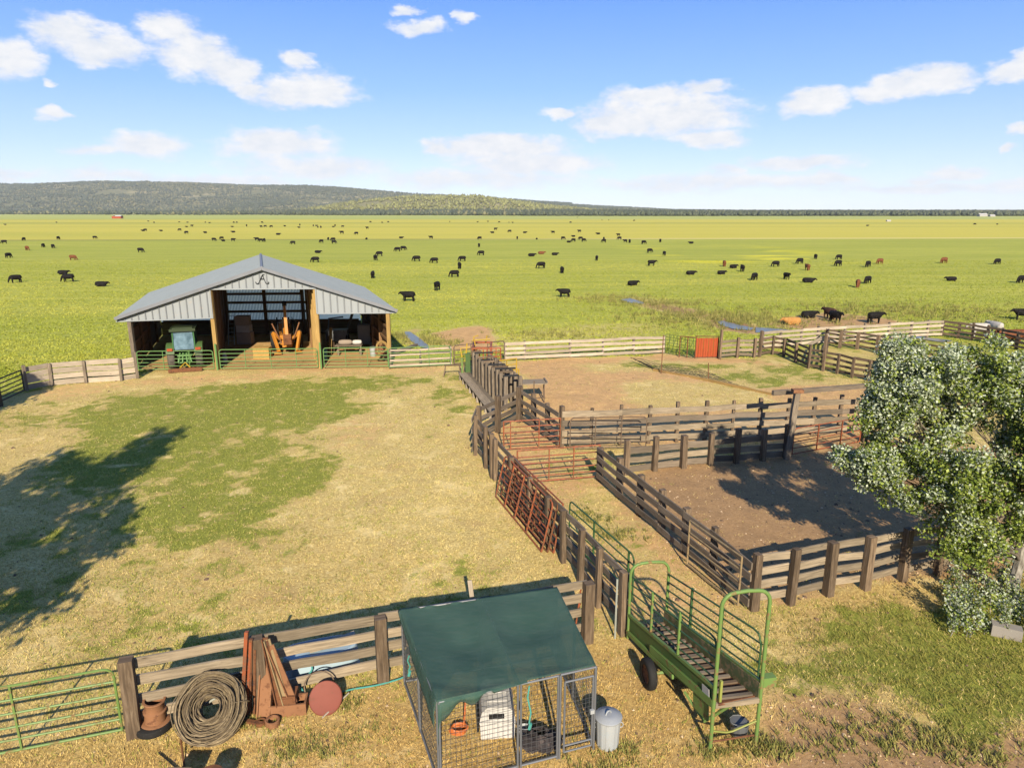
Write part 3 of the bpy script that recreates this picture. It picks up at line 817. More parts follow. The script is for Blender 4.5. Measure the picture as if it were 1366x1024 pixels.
def build_hills():
    xs = np.linspace(-7500, 7500, 260); ys = np.concatenate([np.linspace(1500, 6200, 120), np.array([7000, 9000])])
    X, Y = np.meshgrid(xs, ys)
    H = hill_h(X, Y) - 2.0 * np.clip((2100 - Y) / 400, 0, 1) - .4
    H[-2:] = H[-3]
    ny, nx = X.shape
    co = np.stack([X, Y, H], -1).reshape(-1, 3)
    i = np.arange(nx * ny).reshape(ny, nx)
    f = np.stack([i[:-1, :-1], i[:-1, 1:], i[1:, 1:], i[1:, :-1]], -1).reshape(-1, 4)
    t = NT('hill_ground'); p = t.coord('World')
    n = t.noise(t.mapv(p, (.004, .004, .01)), 1, 5, .65); n2 = t.noise(t.mapv(p, (.03, .03, .03)), 1, 4)
    col = t.ramp(n, [(.40, (.10, .10, .052)), (.56, (.145, .135, .07)), (.68, (.36, .30, .17))])
    col = t.mix(t.ramp(n2, [(.4, 0), (.65, .45)]), col, (.08, .09, .04))
    sx = t.n('ShaderNodeSeparateXYZ'); t.l(p, sx.inputs[0])
    nearh = t.math('MULTIPLY', t.step(sx.outputs[1], 3700, 3300), t.step(sx.outputs[2], 6, 22))
    col = t.mix(t.math('MULTIPLY', nearh, .5), col, t.mix(n2, (.17, .16, .06), (.36, .31, .15)))
    m = t.fin(col, .95, spec=.05)
    foreach_mesh('hills', co, 4, f, m, None, True)['kind'] = 'structure'
    # the wood on them
    n = 120000
    u = RNG.random(n); y = 1560 + u ** 1.1 * 4300; x = (RNG.random(n) * 2 - 1) * (y * .80)
    th = x / y * FPX / math.cos(PITCH) + 683
    dens = fbm(x * .004, y * .004, 4, 61)
    edge = np.interp(th, [-200, 0, 300, 640, 700, 900, 1366, 1700], [2500, 2400, 2000, 1850, 1700, 1600, 1560, 1560])
    h = hill_h(x, y)
    keep = (y > edge + (RNG.random(n) - .5) * 260) & (dens > .30 + .10 * RNG.random(n))
    keep &= ~((h < 6) & (y < 3000) & (RNG.random(n) < np.where(th < 420, .62, .1)))
    keep &= ~((y < 3500) & (h > 8) & (RNG.random(n) < .5))
    x, y, h = x[keep], y[keep], h[keep]; n = len(x)
    hh = 7 + 9 * RNG.random(n) ** 1.5; w = hh * (.30 + .22 * RNG.random(n))
    ang = np.arange(5) / 5 * 2 * np.pi
    ring = np.stack([np.cos(ang), np.sin(ang)], -1)
    co = np.zeros((n, 7, 3)); rj = .75 + .5 * RNG.random((n, 5, 1))
    co[:, :5, :2] = ring[None] * w[:, None, None] * rj; co[:, :5, 2] = (hh * (.30 + .15 * RNG.random(n)))[:, None]
    co[:, 5, 2] = 0; co[:, 6, 2] = hh
    co += np.stack([x, y, h - .5], -1)[:, None]
    f = []
    for k in range(5): f += [(k, (k + 1) % 5, 6), ((k + 1) % 5, k, 5)]
    fi = (np.array(f)[None] + 7 * np.arange(n)[:, None, None]).reshape(-1, 3)
    r = RNG.random((n, 1)); ol = (fbm(x * .002, y * .002, 3, 8) > .52)[:, None]
    col = np.array((.035, .045, .028)) * (1 - r) + np.array((.065, .075, .042)) * r
    col = np.where(ol & (r > .75), np.array((.11, .105, .05)) * (.7 + .5 * r), col)
    nr = ((y < 3500) & (h > 8))[:, None]
    col = np.where(nr, np.array((.12, .12, .042)) * (.7 + .8 * r), col)
    foreach_mesh('far_wood', co.reshape(-1, 3), 3, fi, M['far_tree'], np.repeat(col[:, None], 7, 1).reshape(-1, 3))['kind'] = 'stuff'
build_hills()

# ------------------------------------------------------------------ barn
RIDGE_U, RIDGE_Z = 8.64, 6.62
EAVE_L, EAVE_R, ZL, ZR = -.78, 17.05, 3.50, 3.84
def roof_z(u):
    return ZL + (RIDGE_Z - ZL) * (u - EAVE_L) / (RIDGE_U - EAVE_L) if u < RIDGE_U else ZR + (RIDGE_Z - ZR) * (EAVE_R - u) / (EAVE_R - RIDGE_U)
U1, U2 = 5.28, 11.92           # posts between the bays
def build_barn():
    b = empty('barn', BP(0, 0), 'open-front grey metal barn with gable roof, three bays and an emblem under its peak', 'barn')
    # corrugated roof, one sheet with ribs per slope
    for ua, ub in ((EAVE_L, RIDGE_U), (RIDGE_U, EAVE_R)):
        m = MB(); n = 4; vs, fs = [], []
        rows = [(-.42), BARN_D + .3]
        nr = 46
        prof = []
        for i in range(nr * 3 + 1):
            k = i / (nr * 3); v = rows[0] + (rows[1] - rows[0]) * k
            prof.append((v, .0 if i % 3 else .035))
        for v, dz in prof:
            for u in (ua, ub): vs.append(BP(u, v, roof_z(u) + dz))
        for v, dz in prof:
            for u in (ua, ub): vs.append(BP(u, v, roof_z(u) + dz - .05))
        L = len(prof)
        for i in range(L - 1):
            fs.append((2 * i, 2 * i + 1, 2 * i + 3, 2 * i + 2))
            o = 2 * L; fs.append((o + 2 * i + 1, o + 2 * i, o + 2 * i + 2, o + 2 * i + 3))
        o = 2 * L; fs += [(0, o, o + 1, 1), (2 * L - 2, 2 * L - 1, o + 2 * L - 1, o + 2 * L - 2)]
        m.add(vs, fs); m.build('roof', M['roof'], b)
    m = MB(); m.tube([BP(RIDGE_U, -.44, RIDGE_Z + .03), BP(RIDGE_U, BARN_D + .32, RIDGE_Z + .03)], .09, 8); m.build('ridge_cap', M['trim_rib_shade'], b)
    # gable cladding: ribbed vertical sheets with a stepped lower edge
    def cladding(name, u0, u1, zb, v=-.12, zt=None, step=.44):
        m = MB(); us = []
        u = u0
        while u < u1 - 1e-3:
            us += [(u, 0), (min(u + .03, u1), -.06), (min(u + .07, u1), -.06), (min(u + .10, u1), 0)] ; u += step
        us.append((u1, 0))
        vs = []
        for uu, d in us:
            top = (zt if zt is not None else roof_z(uu) - .05)
            vs += [BP(uu, v + d, zb(uu) if callable(zb) else zb), BP(uu, v + d, top)]
        n = len(us); fs = []
        for i in range(n - 1): fs.append((2 * i, 2 * i + 2, 2 * i + 3, 2 * i + 1))
        # back skin
        for uu, d in us: vs += [BP(uu, v + .03, zb(uu) if callable(zb) else zb), BP(uu, v + .03, (zt if zt is not None else roof_z(uu) - .05))]
        o = 2 * n
        for i in range(n - 1):
            fs.append((o + 2 * i + 1, o + 2 * i + 3, o + 2 * i + 2, o + 2 * i)); fs.append((2 * i + 2, 2 * i, o + 2 * i, o + 2 * i + 2))
        m.add(vs, fs); m.cur = 1; u = u0 + step
        while u < u1 - .1:
            m.beam(BP(u + .05, v - .065, (zb(u) if callable(zb) else zb) + .02), BP(u + .05, v - .065, roof_z(u + .05) - .1), .035, .02, up=BU); u += step  # darker strips paint the shaded sides of the ribs
        return m.build(name, [M['gable'], M['trim_rib_shade']], b)
    cladding('gable_cladding', EAVE_L + .06, U1 + .05, lambda u: 3.28 + .03 * u)
    cladding('gable_cladding', U1 + .05, U2 - .02, 5.29)
    cladding('gable_cladding', U2 - .02, EAVE_R - .06, 3.66)
    m = MB()
    pts = [(EAVE_L - .02, ZL), (RIDGE_U, RIDGE_Z), (EAVE_R + .02, ZR)]
    for (u0, z0), (u1, z1) in zip(pts, pts[1:]): m.beam(BP(u0, -.45, z0 - .03), BP(u1, -.45, z1 - .03), .03, .20)
    m.build('rake_trim', M['trim_rib_shade'], b)
    m = MB(); m.beam(BP(U1, -.17, 5.28), BP(U2, -.17, 5.28), .04, .09); m.beam(BP(U1 + .02, -.17, 3.4), BP(U1 + .02, -.17, 5.3), .05, .10); m.beam(BP(U2, -.17, 3.66), BP(U2, -.17, 5.3), .05, .10)
    m.beam(BP(EAVE_L, -.17, 3.26), BP(U1, -.17, 3.44), .04, .07); m.beam(BP(U2, -.17, 3.65), BP(EAVE_R, -.17, 3.65), .04, .07)
    m.build('opening_trim', M['gable'], b)
    # emblem under the peak: a letter A with curled feet, dark iron
    m = MB(); c = lambda u, z: BP(RIDGE_U + u * .8, -.21, 5.90 + z * .8)
    m.tube([c(-.30, -.26), c(-.12, .10), c(.02, .36), c(.16, .38)], .020, 6)
    m.tube([c(.02, .36), c(.10, .05), c(.20, -.26)], .020, 6)
    m.tube([c(-.15, .02), c(.13, .02)], .022, 6)
    for sx, ux in ((-1, -.30), (1, .20)):
        m.tube([c(ux + sx * (.13 - .13 * math.cos(a)), -.26 - .10 * math.sin(a)) for a in np.linspace(0, math.pi * 1.15, 9)], .024, 6)
    m.build('emblem', M['black'], b)
    # posts along the front and inside
    for u, h in ((.04, 3.3), (U1, 5.2), (U2, 5.2), (BW - .02, 3.62)):
        m = MB(); m.beam(BP(u, 0, -.1), BP(u, 0, h), .24, .24, up=V3(0, 1, 0)); m.build('post', M['barn_post'] if u > 1 else M['post_grey'], b)
    for v in (3.4, 6.8, 10.2):
        for u in (.04, U1, U2, BW - .02):
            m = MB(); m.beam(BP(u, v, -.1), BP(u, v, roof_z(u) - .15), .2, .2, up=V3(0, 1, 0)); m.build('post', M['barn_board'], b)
    # purlins and rafters under the roof
    for v in (0.3, 3.4, 6.8, 10.2, 13.3):
        m = MB()
        for ua, ub in ((EAVE_L + .2, RIDGE_U), (RIDGE_U, EAVE_R - .2)): m.beam(BP(ua, v, roof_z(ua) - .28), BP(ub, v, roof_z(ub) - .28), .06, .26)
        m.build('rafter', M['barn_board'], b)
    # back wall: pale sheet above, boards below, dark girts
    m = MB(); m.poly([BP(0, BARN_D, 1.1), BP(BW, BARN_D, 1.1), BP(BW, BARN_D, roof_z(BW) - .05), BP(RIDGE_U, BARN_D, RIDGE_Z - .06), BP(0, BARN_D, roof_z(0) - .05)])
    m.build('back_wall', M['back_sheet'], b)
    m = MB()
    for i in range(56):
        u0 = U1 - .1 + (U2 - U1 + .2) * i / 56
        m.beam(BP(u0, BARN_D - .02, 1.15), BP(u0, BARN_D - .02, roof_z(u0) - .1), .04, .03)
    m.build('wall_rib', M['trim_rib_shade'], b)
    m = MB(); nb = 5
    for i in range(nb):
        m.beam(BP(0, BARN_D - .08 - .004 * (i % 2), .11 + .225 * i), BP(BW, BARN_D - .08 - .004 * (i % 2), .11 + .225 * i), .04, .215)
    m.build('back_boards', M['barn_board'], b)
    for z in (1.15, 1.95, 2.7, 3.42, 4.2, 5.0):
        m = MB(); ua = .2 if z < 3 else U1 + .1; ub = BW - .2 if z < 3 else U2 - .1; m.beam(BP(ua, BARN_D - .16, z), BP(ub, BARN_D - .16, z), .10, .20); m.build('girt', M['barn_board'], b)
    for u in (U1 + .2, RIDGE_U, U2 - .2):
        m = MB(); m.beam(BP(u, BARN_D - .26, 0), BP(u, BARN_D - .26, roof_z(u) - .2), .22, .22, up=V3(0, 1, 0)); m.build('post', M['barn_board'], b)
    # side walls and the board partitions between bays
    for u in (-.06, BW + .06):
        m = MB(); m.poly([BP(u, .15, .05), BP(u, BARN_D, .05), BP(u, BARN_D, roof_z(u) - .1), BP(u, .15, roof_z(u) - .1)])
        m.poly([BP(u + .03, .15, .05), BP(u + .03, .15, roof_z(u) - .1), BP(u + .03, BARN_D, roof_z(u) - .1), BP(u + .03, BARN_D, .05)])
        m.build('side_wall', M['barn_board'], b)
        for z in (.8, 1.7, 2.6):
            s = .1 if u < 1 else -.1
            m = MB(); m.beam(BP(u + s, .2, z), BP(u + s, BARN_D, z), .08, .16); m.build('girt', M['barn_board'], b)
    for u, depth, mat in ((U1 + .02, BARN_D - .4, 'barn_board'), (U2 - .02, 9.6, 'barn_sunlit')):  # right partition in sunlit gold, left in shaded brown: light is in the colour
        m = MB(); v = .35; i = 0
        while v < depth:
            top = roof_z(u) - .2 if (u < 8 or v > 2.2 or True) else 3
            if u > 8: top = min(top, [4.4, 3.4, 4.4, 4.9][i % 4] if v < 2.2 else top)
            m.beam(BP(u, v, .04), BP(u, v, top), .04, .265, up=BN.normalized()); v += .29; i += 1
        m.build('partition', M[mat], b)
        if u > 8:
            for v, h in ((.45, 4.9), (.95, 3.6), (1.5, 4.9), (2.3, 4.6), (3.2, 4.4)):
                m = MB(); m.beam(BP(u - .12, v, .02), BP(u - .12, v, h), .16, .10, up=BU); m.build('stud', M['barn_post'], b)
    return b
build_barn()

# --------------------------------------------------------- things in the barn
def wheel_mb(m, c, r, w, ax, rim=.55):
    """tyre as a lathe round the axle direction ax"""
    ax = Vector(ax).normalized(); q = ax.to_track_quat('Z', 'Y').to_matrix()
    prof = [(r * rim, -w * .42), (r * .86, -w * .5), (r * .97, -w * .36), (r, -w * .15), (r, w * .15), (r * .97, w * .36), (r * .86, w * .5), (r * rim, w * .42)]
    m.lathe(prof, c, 24, q, cap=False)
def rim_mb(m, c, r, w, ax):
    ax = Vector(ax).normalized(); q = ax.to_track_quat('Z', 'Y').to_matrix()
    m.lathe([(r * .15, -w * .38), (r * .5, -w * .22), (r * .86, -w * .3), (r, -w * .43), (r, w * .43), (r * .86, w * .3), (r * .5, w * .22), (r * .15, w * .38)], c, 20, q)
TU, TV = 3.25, .15
M['cab_roof'] = paint_mat('dull_cab_roof', (.05, .075, .03), (.08, .08, .05), .6)
M['dusty_tyre'] = paint_mat('dusty_tyre', (.16, .14, .11), (.08, .07, .06), .5, .9)
def build_tractor():
    f = BN.normalized(); s = V3(f.y, -f.x, 0)          # forward (into the barn), right
    o = BP(TU, TV)
    P = lambda a, b, z: o + s * a + f * b + Z * z
    t = empty('tractor', o, 'green tractor with cab parked rear-end out in the left bay of the barn', 'tractor')
    m = MB(); m.beam(P(0, .1, .85), P(0, 3.3, .85), .62, .5); m.beam(P(0, 1.75, 1.35), P(0, 3.35, 1.25), .74, .62); m.beam(P(0, -.15, .75), P(0, .3, .75), .8, .55); m.build('body', M['tractor_green'], t)
    for sx in (-1, 1):
        c = P(sx * .84, .45, .80); w = MB(); wheel_mb(w, c, .80, .46, s); w = w.build('rear_wheel', M['dusty_tyre'], t)
        w2 = MB(); rim_mb(w2, c, .44, .36, s); w2.build('rim', M['yellow_paint'], w)
        c = P(sx * .78, 2.95, .52); w = MB(); wheel_mb(w, c, .52, .30, s); w = w.build('front_wheel', M['tyre'], t)
        w2 = MB(); rim_mb(w2, c, .29, .24, s); w2.build('rim', M['yellow_paint'], w)
        m = MB(); prof = arc(P(sx * .84, .45, .80), .92, R(20), R(165), 10, -f, Z)
        for a, b2 in zip(prof, prof[1:]): m.beam(a, b2 + (b2 - a) * .05, .50, .05, up=(a - P(sx * .84, .45, .8)).normalized())
        m.build('fender', M['dark_green'], t)
        m = MB(); m.beam(P(sx * .84 - .16, -.40, 1.42), P(sx * .84 + .16, -.40, 1.42), .07, .17); m.build('tail_light', M['orange_red'], t)
    # cab
    for sx in (-1, 1):
        for b2, top in ((-.15, -.02), (1.35, 1.2)):
            m = MB(); m.beam(P(sx * .66, b2, 1.15), P(sx * .62, top, 2.55), .08, .08, up=f); m.build('cab_pillar', M['tractor_green'], t)
    m = MB(); m.beam(P(0, -.25, 2.63), P(0, 1.5, 2.63), 1.55, .16); m.beam(P(0, -.1, 2.74), P(0, 1.3, 2.74), 1.2, .08); m.build('cab_roof', M['cab_roof'], t)
    m = MB(); m.poly([P(-.60, -.13, 1.35), P(.60, -.13, 1.35), P(.56, -.04, 2.5), P(-.56, -.04, 2.5)]); m.poly([P(-.60, -.11, 1.35), P(-.56, -.02, 2.5), P(.56, -.02, 2.5), P(.60, -.11, 1.35)]); m.build('rear_window', M['glass'], t)
    for sx in (-1, 1):
        m = MB(); m.poly([P(sx * .65, -.05, 1.3), P(sx * .65, 1.25, 1.3), P(sx * .62, 1.15, 2.5), P(sx * .62, .02, 2.5)]); m.build('side_window', M['glass'], t)
    m = MB(); m.beam(P(-.58, -.15, 1.3), P(.58, -.15, 1.3), .05, .1); m.build('window_frame', M['black'], t)
    m = MB(); m.beam(P(0, .5, 1.0), P(0, 1.0, 1.0), .6, .3); m.beam(P(0, .6, 1.5), P(0, .62, 1.5), .5, .8); m.build('seat', M['black'], t)
    m = MB()
    for sx in (-.28, -.1, .1, .28): m.tube([P(sx, -.1, 1.15), P(sx * 1.1, -.45, .95), P(sx * 1.4, -.62, .6)], .045, 6)
    for z in (.55, .8, 1.0): m.tube([P(-.42, -.5, z), P(.42, -.5, z)], .04, 6)
    m.build('hitch_arms', M['gate_green'], t)
    m = MB(); m.tube([P(.55, 2.2, 1.5), P(.55, 2.2, 2.4)], .05, 8); m.build('exhaust', M['black'], t)
    d = empty('box_blade', P(0, -1.0, 0), 'low rusty drag blade lying behind the green tractor', 'implement')
    m = MB(); m.beam(P(-1.0, -.95, .16), P(1.0, -.95, .16), .12, .24); m.build('blade', M['rust'], d)
    m = MB(); m.tube([P(-.3, -.9, .3), P(0, -.5, .55), P(.3, -.9, .3)], .05, 6); m.build('hitch_frame', M['yellow_paint'], d)
build_tractor()
def build_backhoe():
    f = BN.normalized(); s = V3(f.y, -f.x, 0); o = BP(10.0, 5.2)
    P = lambda a, b, z: o + s * a + f * b + Z * z
    t = empty('backhoe', o, 'orange backhoe digger with raised boom in the middle bay of the barn', 'backhoe')
    m = MB(); m.beam(P(0, .5, .9), P(0, 4.6, .9), .9, .7); m.beam(P(0, 2.9, 1.45), P(0, 4.6, 1.4), .85, .6); m.build('body', M['orange'], t)
    for sx in (-1, 1):
        c = P(sx * .92, 1.2, .75); w = MB(); wheel_mb(w, c, .75, .44, s); w = w.build('rear_wheel', M['tyre'], t)
        w2 = MB(); rim_mb(w2, c, .41, .36, s); w2.build('rim', M['orange'], w)
        c = P(sx * .85, 4.1, .5); w = MB(); wheel_mb(w, c, .5, .3, s); w = w.build('front_wheel', M['tyre'], t)
        m = MB(); m.beam(P(sx * .45, .25, 1.0), P(sx * .95, -.05, 1.55), .2, .22); m.beam(P(sx * .95, -.05, 1.55), P(sx * .62, -.6, .22), .16, .20); m.beam(P(sx * .45, -.6, .15), P(sx * .95, -.6, .15), .35, .10)
        m.build('stabiliser', M['orange'], t)
        m = MB(); m.tube([P(sx * .38, 0, .75), P(sx * .95, -.2, 2.25)], .05, 8); m.tube([P(sx * .95, -.2, 2.25), P(sx * .62, -.05, 1.35)], .035, 6); m.build('hydraulic_ram', M['rust_light'], t)
        m = MB(); m.tube([P(sx * .55, .9, 1.2), P(sx * .55, .9, 2.3), P(sx * .55, 2.4, 2.3), P(sx * .55, 2.4, 1.3)], .04, 6); m.build('roll_bar', M['black'], t)
    m = MB(); m.beam(P(0, .2, 1.0), P(0, -.15, 1.9), .42, .45, up=f); m.beam(P(-.35, -.1, .75), P(.35, -.1, .75), .5, .5); m.build('swing_tower', M['orange'], t)
    m = MB(); m.beam(P(0, .05, 1.4), P(0, -.45, 2.9), .26, .34, up=f, taper=.75); m.beam(P(0, -.45, 2.85), P(0, -.2, 3.55), .2, .24, up=f, taper=.8); m.build('boom', M['orange'], t)
    m = MB(); m.beam(P(0, -.35, 3.45), P(0, -.95, 1.5), .20, .24, up=f); m.build('dipper', M['orange'], t)
    m = MB(); m.tube([P(0, -.15, 3.5), P(0, -.25, 3.8)], .15, 10); m.build('pivot', M['black'], t)
    m = MB(); m.tube([P(.2, 0, 1.5), P(.2, -.5, 2.7)], .05, 8); m.tube([P(-.2, 0, 1.5), P(-.2, -.5, 2.7)], .05, 8); m.build('lift_ram', M['black'], t)
    m = MB()
    pr = [P(0, -.95, 1.55), P(0, -1.25, 1.25), P(0, -1.2, .85), P(0, -.8, .75)]
    for a, b2 in zip(pr, pr[1:]): m.beam(a, b2, .55, .05)
    m.build('bucket', M['rust'], t)
    m = MB(); m.beam(P(0, 1.0, 1.25), P(0, 1.5, 1.25), .5, .12); m.beam(P(0, 1.5, 1.55), P(0, 1.55, 1.55), .5, .5); m.build('seat', M['black'], t)
build_backhoe()
def barn_clutter():
    # hay bale block on the floor
    h = MB(); h.box(BP(8.2, 3.5, .40), (1.1, .85, .80), math.atan2(BU.y, BU.x))
    tag(h.build('hay_bale', M['hay']), 'square golden hay bale on the barn floor just left of the orange backhoe', 'hay bale')
    # stacked boxes
    st = [(5.92, 9.3, .45, 1.1, .9, 'cardboard', 'lowest tan box of the stack by the back wall of the barn'), (5.90, 9.3, 1.2, 1.0, .55, 'pallet', 'middle grey bundle of the box stack by the back wall of the barn'), (5.86, 9.3, 1.85, 1.05, .7, 'cardboard', 'topmost pinkish box of the stack by the back wall of the barn')]
    for u, v, z, w, hh, mt, lb in st:
        m = MB(); m.box(BP(u + 1.0, v, z), (w, .8, hh), math.atan2(BU.y, BU.x) + random.uniform(-.06, .06)); m.beam(BP(u + .52, v - .43, z), BP(u + 1.5, v - .39, z), .02, .05)
        tag(m.build('storage_box', M[mt]), lb, 'box')
    m = MB()
    for k in (0, .45): m.beam(BP(5.6 + k, 8.7, 0), BP(5.75 + k, 10.1, 2.3), .07, .07)
    for i in range(7): m.beam(BP(5.61 + .02 * i, 8.85 + .19 * i, .3 * (i + 1)), BP(6.05 + .02 * i, 8.85 + .19 * i, .3 * (i + 1)), .05, .04)
    tag(m.build('ladder', M['pipe_white']), 'pale ladder leaning beside the stacked boxes in the barn', 'ladder')
    # right bay
    w = empty('workbench', BP(14.3, 4.2), 'low wooden bench loaded with pale sacks inside the right bay of the barn', 'bench')
    m = MB(); m.box(BP(14.35, 4.2, .72), (1.9, .75, .07), .07); m.build('bench_top', M['board_grey'], w)
    for u in (13.55, 15.15):
        for v in (3.9, 4.5): m = MB(); m.beam(BP(u, v, 0), BP(u, v, .7), .09, .09, up=V3(0, 1, 0)); m.build('leg', M['board_grey'], w)
    def sack(u, v, z, L, r, mt, label, rz=.1):
        m = MB(); d = BU * math.cos(rz) + BN.normalized() * math.sin(rz)
        c = BP(u, v, z); m.tube([c - d * L * .5, c - d * L * .42, c - d * L * .2, c + d * L * .2, c + d * L * .42, c + d * L * .5], r, 10)
        vs = []
        for i, p in enumerate(m.v):
            k = i // 10; f = (.35, .85, 1.05, 1.0, .85, .35)[k]; ctr = c + d * L * (-.5, -.42, -.2, .2, .42, .5)[k]
            vs.append(tuple(ctr + (Vector(p) - ctr) * f))
        m.v = vs
        tag(m.build('feed_sack', M[mt]), label, 'sack')
    sack(14.1, 4.2, .93, 1.0, .19, 'cardboard', 'pale tan sack lying left on the low barn bench'); sack(14.95, 4.25, .92, .7, .17, 'white', 'whiter short sack lying right on the low barn bench')
    def bucket(u, v, r, h, mt, lb, name='bucket'):
        t = empty(name, BP(u, v), lb, name.replace('_', ' '))
        m = MB(); m.lathe([(r * .82, 0), (r, h), (r * .93, h), (r * .76, .04)], BP(u, v), 16); m.build('body', M[mt], t)
        m = MB(); m.tube(arc(BP(u, v, h), r, 0, math.pi, 8, BU, (Z * .5 - BN.normalized() * .8).normalized()), .012, 5); m.build('handle', M['galv'], t)
    bucket(15.95, 3.6, .24, .62, 'galv_pale', 'pale metal bucket right of the bench behind the green gate'); 
    bucket(12.45, 2.6, .2, .75, 'hose', 'teal drum-like bucket beside the barn post right of the middle bay')
    m = MB(); m.lathe([(.2, 0), (.24, .12), (.25, .5), (.2, .85), (.1, .9)], BP(13.2, 5.2), 14); tag(m.build('barrel', M['board_brown']), 'brown barrel standing behind the low bench in the barn', 'barrel')
    for u, v, z, dx, lb in ((14.4, 8.6, 2.9, 1.2, 'long grey plank leaning against the back of the right barn bay'), (12.95, 4.0, 1.9, .25, 'tan plank leaning near the teal bucket in the barn')):
        m = MB(); m.beam(BP(u, v, .03), BP(u + dx, v + .9, z), .2, .05, up=V3(0, -1, .3)); tag(m.build('plank', M['board_grey'] if z > 2 else M['barn_post']), lb, 'plank')
    m = MB(); m.box(BP(16.1, 8.6, .75), (.95, .7, 1.5), .1); m.box(BP(16.1, 8.24, .78), (.8, .03, 1.3), .1); tag(m.build('cabinet', M['pallet']), 'pale upright cabinet deep in the right bay of the barn', 'cabinet')
    # hoses and ropes on the right post
    for k, (z, r, lb) in enumerate(((1.25, .36, 'large tan rope coil hung on the right front barn post'), (.95, .26, 'small rust-red rope coil hung low by the right front barn post'))):
        m = MB()
        for j in range(7):
            c = BP(BW - .42 - .2 * k, .45 + .03 * j, z + random.uniform(-.04, .04)); m.tube(arc(c, r * random.uniform(.8, 1.1), 0, 2 * math.pi, 14, BU, Z)[:-1], .03, 5, True)
        tag(m.build('rope_coil', M['rust_light'] if k else M['barn_post']), lb, 'rope')
    t = empty('hand_truck', BP(13.6, 7.4), 'dark machine with two wheels at the back of the right barn bay', 'machine')
    m = MB(); m.box(BP(13.9, 7.6, .9), (1.6, 1.0, .8), .1); m.tube([BP(13.2, 7.2, 1.2), BP(13.3, 7.3, 2.2), BP(14.4, 7.4, 2.3)], .06, 6); m.build('body', M['grey_box'], t)
    for u in (13.3, 14.6): m = MB(); wheel_mb(m, BP(u, 7.0, .5), .5, .2, BU); m.build('wheel', M['tyre'], t)
    t = empty('milk_can', BP(5.55, 2.3), 'small pale can beside the left middle post of the barn', 'can')
    m = MB(); m.lathe([(.17, 0), (.18, .4), (.10, .55), (.10, .66), (.13, .7)], BP(5.62, 2.3), 14); m.build('can_body', M['pallet'], t)
    m = MB(); m.tube(arc(BP(5.62, 2.3, .55), .16, 0, math.pi, 6, BU, Z), .012, 5); m.build('handle', M['galv'], t)
M['hay'] = None
def hay_mat():
    t = NT('hay'); n = t.noise(t.mapv(t.coord('Object'), (4, 4, 22)), 3, 5, .7)
    t.bump(n, .6, .03)
    return t.fin(t.ramp(n, [(.35, (.20, .115, .03)), (.65, (.38, .25, .08))]), .95)
M['hay'] = hay_mat()
barn_clutter()

# ------------------------------------------------------------------ fences and gates of the corrals
def cam_side(p, q):
    """horizontal normal of the line p-q that points to the yard's near side"""
    d = (q - p).normalized(); n = V3(d.y, -d.x, 0)
    mid = (p + q) * .5
    return n if n.dot(V3(0, 0, 0) - V3(mid.x, mid.y, 0)) > 0 else -n
def fence(label, pts, post_h, rails, boards='board', posts='post', near=False, ps=.22, bh=.19, bt=.045, group=None, hs=None, skip=(), name='board_fence', tall=None, lean=.02, ext=None):
    P = [Vector(p) if not isinstance(p, tuple) else G(*p) for p in pts]
    root = empty(name, (P[0] + P[-1]) * .5, label, 'fence', group)
    for i, p in enumerate(P):
        if i in skip: continue
        h = (tall or {}).get(i, post_h + random.uniform(-.07, .07)); s = ps * random.uniform(.88, 1.12)
        a = P[min(i + 1, len(P) - 1)] - P[max(i - 1, 0)]
        top = p + V3(random.uniform(-lean, lean) * h, random.uniform(-lean, lean) * h, h)
        m = MB(); m.beam(p - Z * .15, top, s, s * random.uniform(.85, 1.1), up=a.cross(Z).normalized(), seg=3, jit=.006, taper=.96)
        m.build('post', M[posts], root)
    for i in range(len(P) - 1):
        p, q = P[i], P[i + 1]
        n = cam_side(p, q) * (1 if near else -1)
        off = n * (ps * .5 + bt * .5 + .012)
        for k, z in enumerate(rails):
            e = .10
            d = (q - p).normalized()
            mt = boards if not isinstance(boards, (list, tuple)) else boards[k % len(boards)]
            w = bh * random.uniform(.9, 1.08)
            m = MB(); ex0 = ex1 = .02
            ofa = off + n * (.004 if i % 2 else 0)
            m.beam(p - d * ex0 + ofa + Z * (z + random.uniform(-.04, .04)), q + d * ex1 + ofa + Z * (z + random.uniform(-.04, .04)), bt, w, seg=max(2, int((q - p).length / .7)), jit=.014)
            m.build('board', M[mt], root)
    return root
def line(a, b, n):
    """n+1 ground points between two places of the photograph"""
    A, B = G(*a), G(*b)
    return [A.lerp(B, i / n) for i in range(n + 1)]

